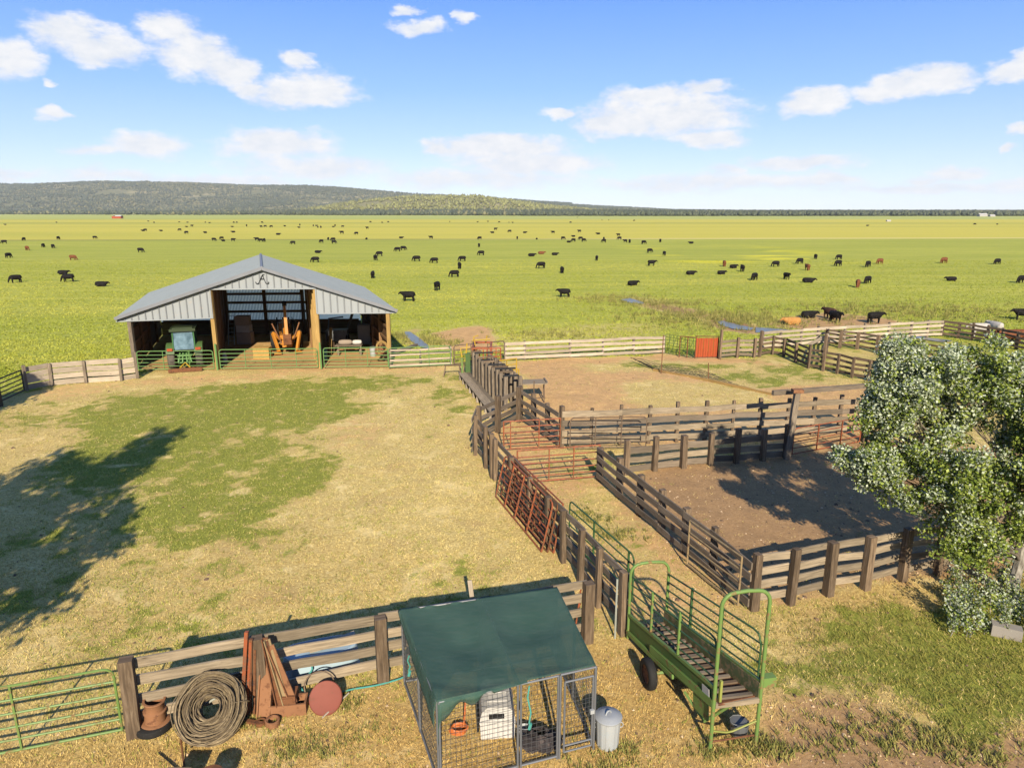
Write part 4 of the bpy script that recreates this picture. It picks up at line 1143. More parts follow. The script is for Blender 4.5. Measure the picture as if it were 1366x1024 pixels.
def pipe_gate(label, a, b, h, rails=6, ups=(0, .5, 1), mat='rust_red', r=.024, z0=.12, group=None, rounded=True, lean=None, name='pipe_gate', cat='gate', brace=False):
    """tube gate between two ground points: outer frame, inner rails, uprights"""
    A = Vector(a) if not isinstance(a, tuple) else G(*a); B = Vector(b) if not isinstance(b, tuple) else G(*b)
    root = empty(name, (A + B) * .5, label, cat, group)
    d = B - A; L = d.length; d.normalize(); up = Z.copy()
    if lean is not None: up = (Z + lean).normalized()
    P = lambda s, z: A + d * s + up * z
    c = .18 if rounded else .0
    m = MB()
    if rounded:
        path = [P(0, z0), P(0, h - c)] + [P(c - c * math.cos(t), h - c + c * math.sin(t)) for t in (.4, .8, 1.2)] + [P(c, h), P(L - c, h)] + [P(L - c + c * math.sin(t), h - c + c * math.cos(t)) for t in (.4, .8, 1.2)] + [P(L, h - c), P(L, z0)]
        m.tube(path, r, 7); m.tube([P(0, z0), P(L, z0)], r, 7)
    else:
        for z in (z0, h): m.tube([P(0, z), P(L, z)], r, 7)
        for s in (0, L): m.tube([P(s, z0), P(s, h)], r, 7)
    m.build('frame', M[mat], root)
    for i in range(1, rails - 1):
        z = z0 + (h - z0) * (i / (rails - 1)) ** 1.08
        m = MB(); m.tube([P(0, z), P(L * .5, z + random.uniform(-.012, .012)), P(L, z)], r * .85, 6); m.build('rail', M[mat], root)
    for u in ups[1:-1]:
        m = MB(); m.beam(P(L * u, z0), P(L * u, h), .05, .035, up=d); m.build('upright', M[mat], root)
    if brace:
        m = MB(); m.tube([P(L * ups[1], h), P(L * ups[1], z0)], r, 6); m.build('brace', M[mat], root)
    return root

# --- front line, left to right
fence('weathered four-board fence along the yard front with rusty scrap leaning on it', [(180, 981), (351, 944), (511, 909), (648, 883), (783, 856)], 1.66, (.36, .74, 1.11, 1.49), 'board', 'post', ps=.24, bh=.215)
pipe_gate('light green pipe gate closing the yard at the lower left corner', G(-210, 1052), G(164, 978), 1.50, 6, (0, .25, .62, 1), 'green_paint', .026, .10)
# --- lane, left side and right side
fence('dark board fence on the left side of the cattle lane beside the rusty leaning gates', [(830, 846), (797, 808), (774, 777), (751, 750), (731, 728), (706, 698), (683, 669), (660, 640)], 1.68, (.25, .66, 1.08, 1.50), 'board_grey', 'post', near=False, ps=.17, bh=.2)
fence('long grey board fence on the right side of the cattle lane', [(800, 641), (826, 663), (853, 686), (882, 710), (914, 737), (950, 767), (1003, 813)], 1.45, (.22, .58, .94, 1.30), 'board_grey', 'post', near=True, ps=.20, bh=.21, tall={0: 1.35, 6: 1.62})
gl = G(929, 757); gr_ = G(999, 812)
pipe_gate('narrow tan pipe gate swung flat against the right lane fence', gl + V3(-.28, 0, 0), gr_ + V3(-.30, 0, 0), 1.5, 5, (0, 1), 'pipe_tan', .026, .12, rounded=False)
# --- right front fence
fence('sturdy four-board fence with thick brown posts beside the green lawn and poplar', [(1006, 813), (1054, 806), (1104, 794), (1154, 786), (1203, 774), (1250, 766), (1302, 755), (1352, 747), (1404, 738)], 1.62, (.28, .66, 1.02, 1.40), 'board', 'post', ps=.20, bh=.2)
# --- back of the dark pen: low fence, high fence, red gate between
fence('low three-board fence across the back of the dark dirt pen', [(835, 633), (873, 628), (911, 624), (947, 620), (982, 617), (1017, 614), (1048, 611)], 1.42, (.18, .54, .92), ['board_grey', 'board'], 'post', ps=.21, bh=.25, near=False)
fence('high grey board fence between the sandy pen and the dark dirt pen', line((749, 597), (1152, 576), 11), 1.82, (.30, .72, 1.13, 1.54), ['board', 'board', 'board_grey', 'board'], 'post', ps=.15, bh=.25, near=True, tall={0: 1.9})
p = empty('tall_post', G(1048, 612), 'tall leaning grey post with rusty cap where the low fence meets the red gate', 'post')
m = MB(); m.beam(G(1049, 612), G(1049, 612) + V3(.18, .02, 2.92), .23, .23, up=V3(0, 1, 0), seg=4, jit=.01, taper=.9); m.build('shaft', M['post_grey'], p)
m = MB(); m.box(G(1049, 612) + V3(.18, .02, 2.96), (.42, .3, .14)); m.build('cap', M['rust_light'], p)
m = MB(); a = G(1049, 612) + V3(-.7, .35, 2.78); m.beam(a, G(1152, 589) + V3(.1, .05, 2.62), .13, .20, seg=4, jit=.01)
tag(m.build('overhead_beam', M['board_grey']), 'grey overhead beam resting on the tall capped post and corner post', 'beam')
pipe_gate('dark red pipe gate in shade between the tall capped post and the corner post', G(1056, 609), G(1146, 592), 1.25, 5, (0, .35, .7, 1), 'rust_red', .026, .12)
fence('short dark board fence from the gate corner to the poplar', [(1152, 589), (1185, 606), (1225, 628), (1270, 655)], 1.5, (.25, .6, .95, 1.3), 'board_grey', 'post', ps=.2, near=False, tall={0: 2.5})
pipe_gate('brown pipe gate hung along the left end of the high pale fence', G(760, 603) , G(861, 601), 1.55, 6, (0, .33, .67, 1), 'pipe_brown', .026, .2)
# --- red gates of the lane
pipe_gate('red pipe gate across the lane farther from the camera, by the crowding pen', G(672, 602), G(747, 597), 1.35, 6, (0, .12, .62, 1), 'rust_red', .03, .1, rounded=False)
pipe_gate('red pipe gate across the lane nearer the camera, hinged on the right lane fence', G(690, 647), G(799, 638), 1.38, 6, (0, .38, .68, 1), 'rust_red', .03, .1, rounded=False)
# --- rusty gates leaning on the lane fence
A, B = G(661, 663), G(722, 737)
nrm = cam_side(G(683, 669), G(751, 750)) 
nrm = V3(-abs(nrm.x), abs(nrm.y) * -.0, 0); 
dd = (B - A).normalized(); nl = V3(-dd.y, dd.x, 0); nl = nl if nl.x < 0 else -nl
lbl = ['outermost rusty pipe gate of the three leaning on the lane fence', 'middle rusty pipe gate of the three leaning on the lane fence', 'innermost rusty pipe gate of the three, against the lane fence boards']
for k in range(3):
    o = -nl * (.16 * k) + dd * (.10 * k)
    pipe_gate(lbl[k], A + o, B + o, 1.62, 7, (0, .22, .45, .7, 1), 'rust_red' if k != 1 else 'rust', .027, .04, 'rusty gates leaning on the lane fence', rounded=(k == 0), lean=-nl * (.24 - .03 * k))
# --- crowding pen and working alley
fence('curved wooden crowding pen wall of old boards facing the yard', [(657, 637), (648, 624), (634, 607), (640, 590), (664, 577), (692, 563)], 1.75, (.25, .65, 1.05, 1.5), 'board_grey', 'post', ps=.2, bh=.19, near=False)
fence('slanting dark board wall on the right side of the crowding pen', [(694, 560), (712, 571), (730, 584), (748, 596)], 1.72, (.25, .65, 1.05, 1.5), 'board_grey', 'post', ps=.18, near=True, tall={3: 1.9})
la, lb_ = G(632, 511), G(674, 548)
def tall_row(label, a, b, n, h, caps):
    A, B = a, b
    root = empty('alley_wall', (A + B) * .5, label, 'fence')
    d = (B - A).normalized()
    for i in range(n):
        p = A.lerp(B, i / (n - 1)); hh = h + random.uniform(-.08, .1)
        m = MB(); m.beam(p - Z * .1, p + V3(random.uniform(-.03, .03), 0, hh), .19, .17, up=d, seg=3, jit=.008); m.build('post', M['post_grey'], root)
        if caps:
            m = MB(); q = p + Z * hh; m.beam(q + V3(-.12, 0, .03), q + V3(random.uniform(.35, 1.0), .1, .05), .07, .09); m.build('cross_tie', M['black' if i % 2 else 'post'], root)
    n2 = cam_side(A, B)
    for z in (.3, .62, .94, 1.26, 1.55):
        m = MB(); o = -n2 * .13; m.beam(A + o + Z * z, B + o + Z * (z + random.uniform(-.02, .02)), .05, .24, seg=6, jit=.008); m.build('board', M['board_grey' if z < 1 else 'board_brown'], root)
    return root
tall_row('row of tall grey posts of the working alley beside the plank walkway', la, lb_, 10, 1.9, True)
tall_row('right wall of the working alley behind the row of tall posts', la + V3(.95, .25, 0), G(692, 546) + V3(.05, .1, 0), 9, 1.75, False)
w = empty('walkway', G(640, 535), 'raised plank walkway along the yard side of the working alley', 'walkway')
wz = .38; wa, wb, wc, wd = G(612, 497 + 9, 0), G(626, 504, 0), G(670, 556, 0), G(655, 561, 0)
for k in range(3):
    m = MB(); t = (k + .5) / 3; m.beam(wa.lerp(wb, t) + Z * wz, wd.lerp(wc, t) + Z * (wz + .003 * k), wa.lerp(wb, 1).__sub__(wa).length / 3.1, .06, seg=6, jit=.006); m.build('plank', M['board'], w)
for i in range(9):
    t = .03 + .94 * i / 8; a, c = wa.lerp(wd, t), wb.lerp(wc, t)
    m = MB(); m.beam(a + Z * (wz * .5 - .03), c + Z * (wz * .5 - .03), .10, wz - .06); m.build('support', M['board_white'], w)
def metal_bits():
    # squeeze chute at the far end of the alley
    o = G(643, 505); t = empty('squeeze_chute', o, 'red and yellow cattle squeeze chute at the far end of the working alley', 'squeeze chute')
    P = lambda x, y, z: o + V3(x, y, z)
    m = MB()
    for x in (-.55, .55):
        for y in (-.3, 1.6): m.beam(P(x, y, 0), P(x, y, 2.0), .10, .10, up=V3(0, 1, 0))
    for y in (-.3, 1.6): m.beam(P(-.62, y, 2.0), P(.62, y, 2.0), .12, .12)
    for x in (-.55, .55): m.beam(P(x, -.3, 2.0), P(x, 1.6, 2.0), .1, .1)
    m.build('frame', M['rust_red'], t)
    for x in (-.58, .58):
        m = MB()
        for k in range(7): m.beam(P(x, -.25 + .3 * k, .5), P(x, -.25 + .3 * k, 1.85), .05, .05, up=V3(0, 1, 0))
        for z in (.55, .9, 1.25, 1.6): m.tube([P(x, -.3, z), P(x, 1.6, z)], .03, 6)
        m.build('side_grille', M['rust_red'], t)
    m = MB()
    for k in range(4): m.tube([P(-.35 + .23 * k, -.36, .3), P(-.35 + .23 * k, -.36, 1.9)], .035, 6)
    m.build('head_gate', M['orange_red'], t)
    m = MB(); m.tube([P(-.4, .2, 2.05), P(-.5, .2, 2.6), P(-.2, .2, 2.7)], .04, 6); m.tube([P(.2, 1, 2.05), P(.3, 1, 2.55)], .04, 6); m.tube([P(-.6, .4, 2.35), P(.5, .5, 2.4)], .05, 6); m.build('lever', M['yellow_paint'], t)
    o2 = G(617, 505)
    t2 = empty('headgate_stand', o2, 'green sheet-metal stand with levers left of the squeeze chute', 'stand')
    m = MB(); m.beam(o2, o2 + Z * 1.35, .30, .10, up=V3(1, 0, 0)); m.build('panel', M['green_paint'], t2)
    m = MB(); m.tube([o2 + Z * 1.3, o2 + V3(-.1, .1, 1.9), o2 + V3(.5, .2, 1.95)], .05, 6); m.tube([o2 + V3(.2, 0, 1.1), o2 + V3(.3, .2, 2.2)], .045, 6); m.tube([o2 + V3(.6, .2, 1.7), o2 + V3(1.1, .3, 1.9)], .06, 6); m.build('lever', M['yellow_paint'], t2)
    m = MB(); m.beam(o2 + V3(.35, .1, 0), o2 + V3(.35, .1, 1.6), .3, .3, up=V3(0, 1, 0)); m.build('post', M['dark_green'], t2)
    b = G(602, 502); t3 = empty('sawhorse', b, 'small wooden trestle on the grass left of the plank walkway', 'trestle')
    m = MB(); m.beam(b + V3(-.45, 0, .72), b + V3(.65, .1, .72), .16, .07); m.build('top', M['board_brown'], t3)
    for x in (-.35, .5):
        for s in (-1, 1): m = MB(); m.beam(b + V3(x, .05, .7), b + V3(x + .12 * (1 if x > 0 else -1), .05 + s * .3, 0), .06, .06, up=V3(1, 0, 0)); m.build('leg', M['board_brown'], t3)
    # yellow and orange sorting gates to the right of the alley
    pipe_gate('yellow pipe sorting gate right of the squeeze chute', G(663, 513), G(689, 509), 1.45, 5, (0, .5, 1), 'yellow_paint', .04, .2, rounded=False)
    pipe_gate('orange pipe panel standing just behind the squeeze chute', G(650, 500), G(668, 499), 1.7, 7, (0, .33, .66, 1), 'orange_red', .03, .2, rounded=False)
    pipe_gate('short yellow pipe panel halfway along the right alley wall', G(668, 522), G(692, 519), 1.2, 4, (0, .5, 1), 'yellow_paint', .035, .3, rounded=False)
    # bench table
    tt = empty('work_table', G(707, 535), 'grey-topped work table with thin brown steel legs beside the alley', 'table')
    c = [at(685, 513, 37.2), at(716, 510, 38.6), at(727, 508, 38.0), at(694, 514.5, 36.2)]
    h = 1.05; o = G(706, 534)
    m = MB(); m.box(o + V3(.1, 0, h), (1.6, 1.05, .06), .12); m.build('table_top', M['board'], tt)
    m = MB(); m.box(o + V3(.9, .1, h + .05), (.08, 1.05, .1), .12); m.build('edge_board', M['board_grey'], tt)
    for x in (-.6, .8):
        for y in (-.45, .45): m = MB(); m.beam(o + V3(x, y, 0), o + V3(x, y, h), .06, .06, up=V3(0, 1, 0)); m.build('leg', M['pipe_brown'], tt)
    m = MB(); m.tube([G(712, 563), G(712, 563) + Z * 2.1], .03, 6); m.tube([G(712, 563) + Z * 1.2, G(726, 560) + Z * 1.2], .025, 6)
    tag(m.build('sort_pole', M['pipe_brown']), 'thin brown upright pole beside the right crowding pen wall', 'pole')
metal_bits()

# --- in front of the barn
_f = lambda u, v=-.28: BP(u, v)
pipe_gate('green pipe gate in front of the left barn bay with the tractor', _f(.25), _f(5.05), 1.32, 6, (0, .34, .68, 1), 'gate_green', .03, .12, 'green gates along the barn front')
pipe_gate('wide green pipe gate in front of the middle barn bay', _f(5.45), _f(11.75), 1.36, 6, (0, .26, .52, .78, 1), 'gate_green', .03, .12, 'green gates along the barn front')
pipe_gate('green pipe gate in front of the right barn bay with the bench', _f(12.15), _f(BW - .2), 1.38, 6, (0, .34, .68, 1), 'gate_green', .03, .12, 'green gates along the barn front')
for u, lb in ((5.25, 'green steel gate post between the left and middle barn gates'), (11.95, 'green steel gate post between the middle and right barn gates')):
    m = MB(); m.tube([_f(u, -.3), _f(u, -.3) + Z * 1.75], .065, 8); tag(m.build('gate_post', M['gate_green']), lb, 'post')
fence('pale board fence between the left barn corner and the dark side gate', [(184, 505), (162, 508), (115, 511), (69, 514.5), (36, 521)], 1.42, (.17, .52, .87, 1.22), 'board_white', 'post_grey', near=False, ps=.15, bh=.31, tall={0: 1.7, 4: 1.5})
pipe_gate('dark pipe gate at the far left edge of the yard', G(-60, 566), G(33, 523), 1.3, 6, (0, .5, 1), 'pipe_dark', .04, .12, rounded=False)
m = MB(); m.beam(G(0, 542), G(0, 542) + Z * 1.45, .22, .22, up=V3(0, 1, 0)); tag(m.build('gate_post', M['pipe_dark']), 'dark post at the left picture edge beside the dark gate', 'post')
fence('pale rail-and-board fence right of the barn beside the creek', [(521, 491), (561, 489), (602, 487)], 1.25, (.2, .55, .9, 1.2), 'board_white', 'post_grey', near=True, ps=.13, bh=.12)
m = MB(); m.beam(G(523, 478) + Z * .4, G(556, 462) + Z * .15, .22, .16); tag(m.build('log', M['board_grey']), 'grey log lying on the grass behind the fence right of the barn', 'log')
pipe_gate('green pipe gate hung on the pale fence right of the barn', G(519, 492.5), G(601, 488.5), 1.42, 5, (0, .65, 1), 'gate_green', .028, .15)
pipe_gate('brown pipe gate with rounded corners behind the squeeze chute', G(606, 488), G(673, 481), 1.40, 5, (0, .33, .66, 1), 'pipe_brown', .04, .15)
fence('bleached white board fence along the far side of the sandy pen', [(674, 481), (700, 480), (760, 477), (804, 475), (845, 473), (885, 471.5)], 1.32, (.20, .54, .88, 1.22), 'board_white', 'post_grey', near=True, ps=.15, bh=.2)
# --- around the orange panel
t = empty('cattle_barrier', G(904, 474), 'green welded wire panel at the end of the bleached white fence', 'panel')
m = MB(); a, b = G(887, 471.5), G(924, 478)
for i in range(8): m.tube([a.lerp(b, i / 7) + Z * .05, a.lerp(b, i / 7) + Z * 1.45], .018, 5)
m.build('uprights', M['dark_green'], t)
m = MB()
for k in range(8): m.tube([a + Z * (.05 + .2 * k), a.lerp(b, .5) + V3(0, .03, .05 + .2 * k), b + Z * (.05 + .2 * k)], .016, 5)
for i in range(5): m.tube([a.lerp(b, i / 5) + Z * .1, a.lerp(b, (i + 1) / 5) + Z * 1.4], .016, 5)
m.build('cross_wires', M['dark_green'], t)
t = empty('sorting_panel', G(942, 478), 'orange-red sheet metal sorting panel beside the grey fence of the far pens', 'panel')
a, b = G(927, 478), G(957, 477.5)
m = MB()
for k in range(9):
    p, q = a.lerp(b, (k + .06) / 9), a.lerp(b, (k + .94) / 9); m.beam(p + Z * .78 + V3(0, -.03 * (k % 2), 0), q + Z * .78 + V3(0, -.03 * (k % 2), 0), .05, 1.36)
m.build('sheet', M['orange_red'], t)
m = MB(); m.tube([a, a + Z * 1.6, b + Z * 1.55, b], .045, 6); m.tube([a + V3(-.5, .3, 0), a + V3(-.5, .3, 1.55)], .04, 6); m.tube([a + V3(-1, .5, 0), a + V3(-1, .5, 1.5)], .04, 6); m.tube([a + V3(-1, .5, 1.5), a + Z * 1.5], .035, 6); m.build('frame', M['rust'], t)
fence('grey board fence right of the orange-red panel', [(960, 479), (983, 477), (1006, 477), (1013, 476)], 1.42, (.22, .56, .9, 1.24), 'board', 'post', near=False, ps=.17, bh=.19, tall={0: 2.1, 3: 1.9})
fence('dark zigzag board fence dividing the sandy pen from the far pens', [(1013, 476), (1030, 473), (1045, 475.5), (1061, 483), (1078, 491), (1098, 494.5), (1116, 498.5), (1136, 504), (1158, 508), (1184, 517), (1212, 527), (1250, 540), (1292, 556)], 1.35, (.22, .56, .9, 1.22), 'board_brown', 'post', near=False, ps=.16, bh=.16, tall={5: 2.4, 4: 1.6})
m = MB(); m.beam(G(1076, 490) + Z * 1.55, G(1100, 494) + Z * 2.35, .12, .22); tag(m.build('slanting_board', M['board_white']), 'pale slanting board fixed above the dark zigzag fence', 'board')
fence('pale board fence at the back of the far pens', [(1016, 466), (1040, 463), (1068, 461), (1090, 459), (1125, 457), (1152, 455), (1184, 453), (1214, 451), (1236, 449.5), (1256, 448.5)], 1.38, (.22, .56, .9, 1.24), 'board_white', 'post_grey', near=True, ps=.15, bh=.2)
fence('brown board fence at the back right corner with cattle behind it', [(1256, 448.5), (1278, 451.5), (1296, 454), (1315, 457.5), (1335, 461), (1355, 466), (1378, 471), (1410, 477)], 1.40, (.25, .6, .93, 1.26), 'board_brown', 'post', near=True, ps=.17, bh=.17)
fence('thin-boarded brown fence running right through the middle of the far pens', [(1101, 461), (1120, 464), (1143, 466), (1169, 471), (1196, 476), (1224, 482), (1254, 488), (1288, 494), (1323, 504), (1358, 511), (1400, 520)], 1.32, (.28, .62, .95, 1.24), 'board_brown', 'post', near=False, ps=.2, bh=.13)
fence('short board fence linking the two far pens near the slanting board', [(1097, 492), (1101, 475), (1101, 461)], 1.35, (.3, .65, 1.0, 1.28), 'board_brown', 'post', ps=.16, bh=.15)
fence('board fence of the far pen at the right behind the poplar', [(1292, 556), (1330, 540), (1366, 526), (1410, 516)], 1.4, (.25, .6, .95, 1.28), 'board_brown', 'post', ps=.18, bh=.15)
# --- sagging wire panel and its stakes in the sandy pen
t = empty('fallen_panel', G(905, 496), 'low dark wire panel sagging on the ground of the sandy pen', 'panel')
m = MB(); pts = [G(864, 489), G(883, 497), G(912, 500), (G(945, 506)), G(985, 514), G(1028, 525)]
for k in range(5):
    m.tube([p + V3(-.22 * k, .42 * k, .04 + (.12 * k if i % 2 else .05 * k) ) for i, p in enumerate(pts[:5])], .014, 5)
for i in range(4):
    for j in range(5):
        p = pts[i].lerp(pts[i + 1], j / 5); m.tube([p + Z * .04, p + V3(-.9, 1.68, .3)], .012, 5)
m.build('wires', M['pipe_dark'], t)
for a, b, lb in (((882, 498), (885, 447), 'leaning thin rusty stake at the end of the low wire panel'), ((945, 507), (945, 484), 'short rusty stake in the middle of the low wire panel')):
    p = G(*a); q = at(b[0], b[1], p.y); m = MB(); m.beam(p, q, .045, .045, up=V3(0, 1, 0)); tag(m.build('stake', M['rust']), lb, 'stake')
m = MB(); pp = [G(872, 494), G(945, 508), G(1030, 527)]
for a, b in zip(pp, pp[1:]): m.beam(a + Z * .05, b + Z * .05, .16, .16, seg=5, jit=.02)
tag(m.build('ground_log', M['barn_post']), 'long pale timber lying on the ground along the wire panel', 'timber')

# ------------------------------------------------------------------ dog kennel
def build_kennel():
    h = 1.83
    FL, FR, BR, BL = [V3(*G(x, y, h)[:2], 0) for x, y in ((583, 936), (795, 889), (743, 784), (535, 813))]
    k = empty('dog_kennel', (FL + BR) * .5, 'wire dog kennel of grey tube panels under a green shade cloth', 'kennel')
    tube = lambda m, a, b, r=.022: m.tube([a, b], r, 7)
    def panel(a, b, n, name='wire_mesh', skip=None):
        for i in range(n):
            p, q = a.lerp(b, i / n), a.lerp(b, (i + 1) / n); d = (q - p).normalized()
            p2, q2 = p + d * .03, q - d * .03
            m = MB()
            for z in (.06, h - .01): tube(m, p2 + Z * z, q2 + Z * z)
            for s in (p2, q2): tube(m, s, s + Z * h)
            m.build('panel_frame', M['kennel_tube'], k)
            if skip == i: continue
            m = MB(); L = (q2 - p2).length; nv = int(L / .095); nh = 18
            for j in range(1, nv): m.beam(p2 + d * L * j / nv + Z * .06, p2 + d * L * j / nv + Z * h, .0048, .0048, up=d)
            for j in range(1, nh): m.beam(p2 + Z * h * j / nh, q2 + Z * h * j / nh, .0048, .0048)
            m.build(name, M['wire'], k)
    panel(FL, FL.lerp(FR, .5), 1); panel(FL.lerp(FR, .5), FL.lerp(FR, .76), 1)
    panel(FL, BL, 2); panel(FR, BR, 2); panel(BL, BR, 2)
    a, b = FL.lerp(FR, .765), FR; d = (b - a).normalized(); n = V3(d.y, -d.x, 0)
    m = MB()
    for s in (a, b): tube(m, s, s + Z * h, .026)
    tube(m, a + Z * h, b + Z * h); m.build('door_frame', M['kennel_tube'], k)
    dr = MB(); A, B = a + d * .07 + n * .05, b - d * .07 + n * .05
    for z in (.16, .30, h - .14): tube(dr, A + Z * z, B + Z * z, .02)
    for s in (A, B): tube(dr, s + Z * .16, s + Z * (h - .14), .022)
    door = dr.build('door', M['kennel_tube'], k)
    m = MB(); L = (B - A).length
    for j in range(1, 8): m.beam(A + d * L * j / 8 + Z * .16, A + d * L * j / 8 + Z * (h - .14), .0048, .0048, up=d)
    for j in range(1, 16): m.beam(A + Z * (.2 + 1.5 * j / 16), B + Z * (.2 + 1.5 * j / 16), .0048, .0048)
    m.build('door_mesh', M['wire'], door)
    m = MB(); m.beam(B + Z * .9 - d * .02 + n * .03, B + Z * .98 - d * .02 + n * .03, .08, .05, up=n); m.build('latch', M['galv_pale'], door)
    # roof poles
    m = MB(); tube(m, BL.lerp(BR, .5) + Z * (h + .01), FL.lerp(FR, .5) + Z * (h + .01)); m.build('roof_pole', M['kennel_tube'], k)
    # shade cloth laid over the top, falling over the left side and part of the front
    nx, ny = 44, 40; vs, fs = [], []
    for j in range(ny + 1):
        for i in range(nx + 1):
            u, v = i / nx, j / ny
            p = FL.lerp(FR, u).lerp(BL.lerp(BR, u), v)
            sag = -.15 * abs(math.sin(math.pi * u * 2)) ** .8 * math.sin(math.pi * v) ** .7 * (.75 + .5 * mnoise.noise(V3(u * 3, v * 3, 1)))
            wr = .03 * mnoise.noise(V3(u * 7, v * 5, 3)) + .012 * math.sin((u * 3 + v * 5) * 4)
            z = h + .035 + sag + wr * math.sin(math.pi * min(1, v * 6)) 
            if j == ny and .10 < u < .47: # torn, scalloped back edge
                p = p + (FL - BL).normalized() * (.12 * abs(math.sin(u * 19)) + .02)
            vs.append(p + Z * z)
    for j in range(ny):
        for i in range(nx):
            o = j * (nx + 1) + i; fs.append((o, o + 1, o + nx + 2, o + nx + 1))
    # left side drop
    o0 = len(vs); nd = 8; off = (FL - FR).normalized()
    for j in range(ny + 1):
        v = j / ny; p = FL.lerp(BL, v); ln = .50 * (1 - v) ** .8 + .05
        for q in range(1, nd + 1): vs.append(p + off * (.02 + .05 * math.sin(q / nd * 1.6) + .02 * mnoise.noise(V3(v * 8, q * .4, 0))) + Z * (h + .03 - ln * q / nd))
    for j in range(ny):
        a, b = j * (nx + 1), (j + 1) * (nx + 1)
        fs.append((a, b, o0 + (j + 1) * nd, o0 + j * nd))
        for q in range(nd - 1): fs.append((o0 + j * nd + q, o0 + (j + 1) * nd + q, o0 + (j + 1) * nd + q + 1, o0 + j * nd + q + 1))
    # front drop
    o1 = len(vs); fo = (FL - BL).normalized(); nf = 24
    for i in range(nf + 1):
        u = i / nx; p = FL.lerp(FR, u)
        ln = max(.015, .36 - .02 * i + .10 * math.sin(i * .8)) if i < 15 else max(.015, .12 * (1 - (i - 15) / 9))
        if i < 2: ln = .95 - .5 * i
        for q in range(1, 6): vs.append(p + fo * (.02 + .03 * math.sin(q)) + Z * (h + .03 - ln * q / 5))
    for i in range(nf):
        fs.append((i + 1, i, o1 + i * 5, o1 + (i + 1) * 5))
        for q in range(4): fs.append((o1 + (i + 1) * 5 + q, o1 + i * 5 + q, o1 + i * 5 + q + 1, o1 + (i + 1) * 5 + q + 1))
    m = MB(); m.add(vs, fs, None, True)
    sc = m.build('shade_cloth', M['shade'], None, FL + Z * h)
    sol = sc.modifiers.new('thickness', 'SOLIDIFY'); sol.thickness = .006
    tag(sc, 'dark green shade cloth stretched over the dog kennel and hanging down its front left corner', 'shade cloth')
    # dog house
    c = G(664, 985); d = (FR - FL).normalized(); n = V3(-d.y, d.x, 0)
    ax = (d * .25 + n).normalized(); sx = V3(ax.y, -ax.x, 0)
    t = empty('dog_house', c, 'white plastic dog house with a dark vent standing inside the kennel', 'dog house')
    P = lambda a, b, z: c + sx * a + ax * b + Z * z
    prof = [(-.33, 0), (-.35, .42), (-.31, .62), (-.20, .72), (.20, .72), (.31, .62), (.35, .42), (.33, 0)]
    m = MB(); vs = [P(a, 0, z) for a, z in prof] + [P(a, .86, z) for a, z in prof]; k8 = len(prof)
    fs = [(i, (i + 1) % k8, (i + 1) % k8 + k8, i + k8) for i in range(k8)] + [tuple(range(k8))[::-1], tuple(range(k8, 2 * k8))]
    m.add(vs, fs)
    for b in (.2, .45, .7): m.beam(P(-.2, b, .725), P(.2, b, .725), .05, .02)
    m.beam(P(-.36, -.02, .40), P(.36, -.02, .40), .03, .03); m.build('shell', M['white'], t)
    m = MB(); m.box(P(-.02, -.02, .54), (.30, .03, .09), math.atan2(sx.y, sx.x)); m.build('vent', M['black'], t)
    m = MB(); m.beam(P(-.38, .43, .03), P(-.38, .43, .4), .04, .5, up=ax); m.build('side_door', M['black'], t)
    # bowl / pail, blanket, toy
    c = G(700, 982); t = empty('pail', c, 'small steel pail on the kennel floor right of the white dog house', 'pail')
    m = MB(); m.lathe([(.10, 0), (.14, .2), (.13, .2), (.09, .03)], c, 16); m.build('body', M['galv_pale'], t)
    m = MB(); m.tube(arc(c + Z * .2, .14, 0, math.pi, 8, V3(1, 0, 0), V3(0, -.8, .5)), .008, 5); m.build('handle', M['galv'], t)
    c = G(719, 990); m = MB(); vs, fs = [], []; nu, nv = 26, 12
    for j in range(nv + 1):
        for i in range(nu):
            th = i / nu * 6.2832; ph = j / nv * 1.45; r = 1 + .38 * mnoise.noise(V3(math.cos(th) * 2, math.sin(th) * 2, ph * 3)) + .16 * mnoise.noise(V3(math.cos(th) * 6, math.sin(th) * 6, ph * 7))
            vs.append(c + V3(.40 * r * math.cos(ph) * math.cos(th) + .1 * math.sin(th), .26 * r * math.cos(ph) * math.sin(th) - .1 * math.cos(th), .27 * r * math.sin(ph)))
    for j in range(nv):
        for i in range(nu): a = j * nu + i; b = j * nu + (i + 1) % nu; fs.append((a, b, b + nu, a + nu))
    m.add(vs, fs, None, True); tag(m.build('blanket', M['dark_cloth']), 'crumpled dark blanket heaped on the kennel floor by the door', 'blanket')
    c = G(612, 975); m = MB()
    for j in range(6): m.tube([c + V3(.16 * math.cos(a) * (1 + .2 * math.sin(a * 3 + j)), .12 * math.sin(a), .06 + .05 * math.sin(a * 2 + j)) for a in np.linspace(0, 5.9, 14)], .018, 5, True)
    m.tube([c + V3(.1, 0, .1), c + V3(.12, .35, .42)], .02, 6)
    tag(m.build('rope_toy', M['orange_plastic']), 'tangled orange rope on the straw in the left half of the kennel', 'rope')
    for a, b, lb in ((FL.lerp(BL, .72) + Z * .95, FL.lerp(BL, .68) + Z * 1.38, 'knotted teal rope tied to the left side of the kennel'), (FL.lerp(FR, .58) + Z * .95, FL.lerp(FR, .58) + Z * 1.75, 'thin teal rope hanging inside the kennel front'),):
        m = MB(); o = V3(-.05, -.03, 0); m.tube([a + o, a.lerp(b, .3) + o + V3(.03, 0, 0), a.lerp(b, .7) + o - V3(.03, 0, 0), b + o], .016, 6); m.tube([a + o + V3(.03, 0, 0), a + o - Z * .12], .03, 6)
        tag(m.build('rope', M['hose']), lb, 'rope')
build_kennel()
